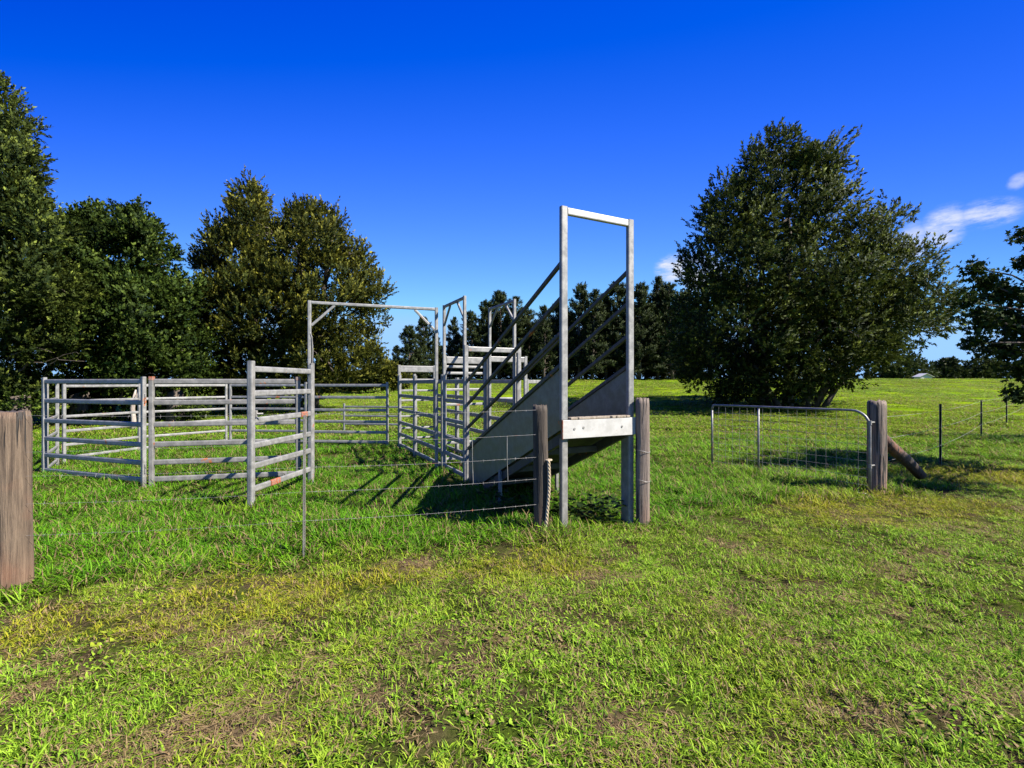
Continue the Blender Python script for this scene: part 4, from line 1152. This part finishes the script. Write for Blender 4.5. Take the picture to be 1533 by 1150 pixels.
for k, z in enumerate((1.12, .78, .42)):
    mb = MB(); prev = Vector((GP[0] + .10, GP[1] + .10, z))
    for (x, y), h in PKS:
        nx_ = Vector((x, y - .02, g(x, y) + z - .02)); wire(mb, prev, nx_, .0026, .02, barbs=False); prev = nx_
    mb.build('wire', WIRE, sf)

ga = Vector((5.265, 6.88, 0)); gb = Vector((3.98, 9.30, 0)); gx = (gb - ga); GLN = gx.length; gx.normalize()
gate = thing('mesh_gate', (ga.x, ga.y, g(ga.x, ga.y)), 'low pipe gate with wire mesh and a rounded corner, swung open beside the gate post', 'gate')
SAG = -.03
def gp3(s, z): return ga + gx * s + Vector((0, 0, z + SAG * s / GLN))
bot, topz = -.01, 1.235
mb = MB(); r = .019
arc = [gp3(.24 - .24 * math.sin(a), topz - .24 + .24 * math.cos(a)) for a in np.linspace(0, math.pi / 2, 8)]
mb.tube([gp3(GLN - .04, topz), gp3(GLN * .5, topz)] + arc + [gp3(0, .6), gp3(0, .01)], r, 10)
mb.tube([gp3(GLN, topz - .10), gp3(GLN, topz - .5), gp3(GLN, bot)], r, 10)
mb.tube([gp3(GLN, topz - .10), gp3(GLN - .012, topz - .03), gp3(GLN - .04, topz)], r, 10)
mb.tube([gp3(0.02, bot), gp3(GLN * .5, bot), gp3(GLN, bot)], r, 10)
mb.build('pipe_frame', PIPE, gate, True)
mb = MB(); mb.tube([gp3(GLN * .64, topz - .02), gp3(GLN * .64, .6), gp3(GLN * .64, bot)], r * .95, 10); mb.build('mid_stile', PIPE, gate, True)
mb = MB()
for k in range(1, 18):
    s = GLN * k / 18.0; zt = topz if s > .24 else topz - .24 + math.sqrt(max(0, .24 ** 2 - (.24 - s) ** 2))
    mb.tube([gp3(s, zt - .01), gp3(s, .6), gp3(s, bot)], .0026, 5)
for z in (.13, .25, .37, .49, .61, .73, .85, .97, 1.09): mb.tube([gp3(0, z), gp3(GLN * .5, z - .004), gp3(GLN, z)], .0026, 5)
mb.build('wire_mesh', GALV_OLD, gate)
mb = MB()
for z in (1.06, .42):
    mb.tube([gp3(-.004, z), Vector((5.32, 6.93, z)), Vector((5.40, 6.97, z))], .012, 8); mb.tube([gp3(0, z - .03), gp3(0, z + .03)], .026, 10)
mb.build('hinge', GALV_OLD, gate)

# far white-roofed shed on the crest
hx, hy = (1382 - CX) * 112 / F, 112.0; hz = g(hx, hy)
shed = thing('farm_shed', (hx, hy, hz), 'far white gable-roofed shed among the crest trees', 'shed')
mb = MB(); w, d2, hh = 1.5, .8, 1.65 - hz + 2.2
vs = [(hx - w, hy - d2, hz), (hx + w, hy - d2, hz), (hx + w, hy + d2, hz), (hx - w, hy + d2, hz), (hx - w, hy - d2, hz + 1.2), (hx + w, hy - d2, hz + 1.2), (hx + w, hy + d2, hz + 1.2), (hx - w, hy + d2, hz + 1.2)]
mb.add(vs, [(0, 1, 5, 4), (1, 2, 6, 5), (2, 3, 7, 6), (3, 0, 4, 7)])
mb.add([(hx - w, hy - d2, hz + 1.201), (hx + w, hy - d2, hz + 1.201), (hx, hy - d2, hz + 1.85)], [(0, 1, 2)]); mb.build('wall', WHITE, shed)
mb = MB(); 
for s in (-1, 1):
    e = hx + s * (w + .25); q = hx
    mb.add([(e, hy - d2 - .3, hz + 1.16), (q, hy - d2 - .3, hz + 1.97), (q, hy + d2 + .3, hz + 1.97), (e, hy + d2 + .3, hz + 1.16),
            (e, hy - d2 - .3, hz + 1.08), (q, hy - d2 - .3, hz + 1.89), (q, hy + d2 + .3, hz + 1.89), (e, hy + d2 + .3, hz + 1.08)],
           [(0, 1, 2, 3), (4, 7, 6, 5), (0, 4, 5, 1), (3, 2, 6, 7), (0, 3, 7, 4), (1, 5, 6, 2)])
mb.build('roof', WHITE, shed)
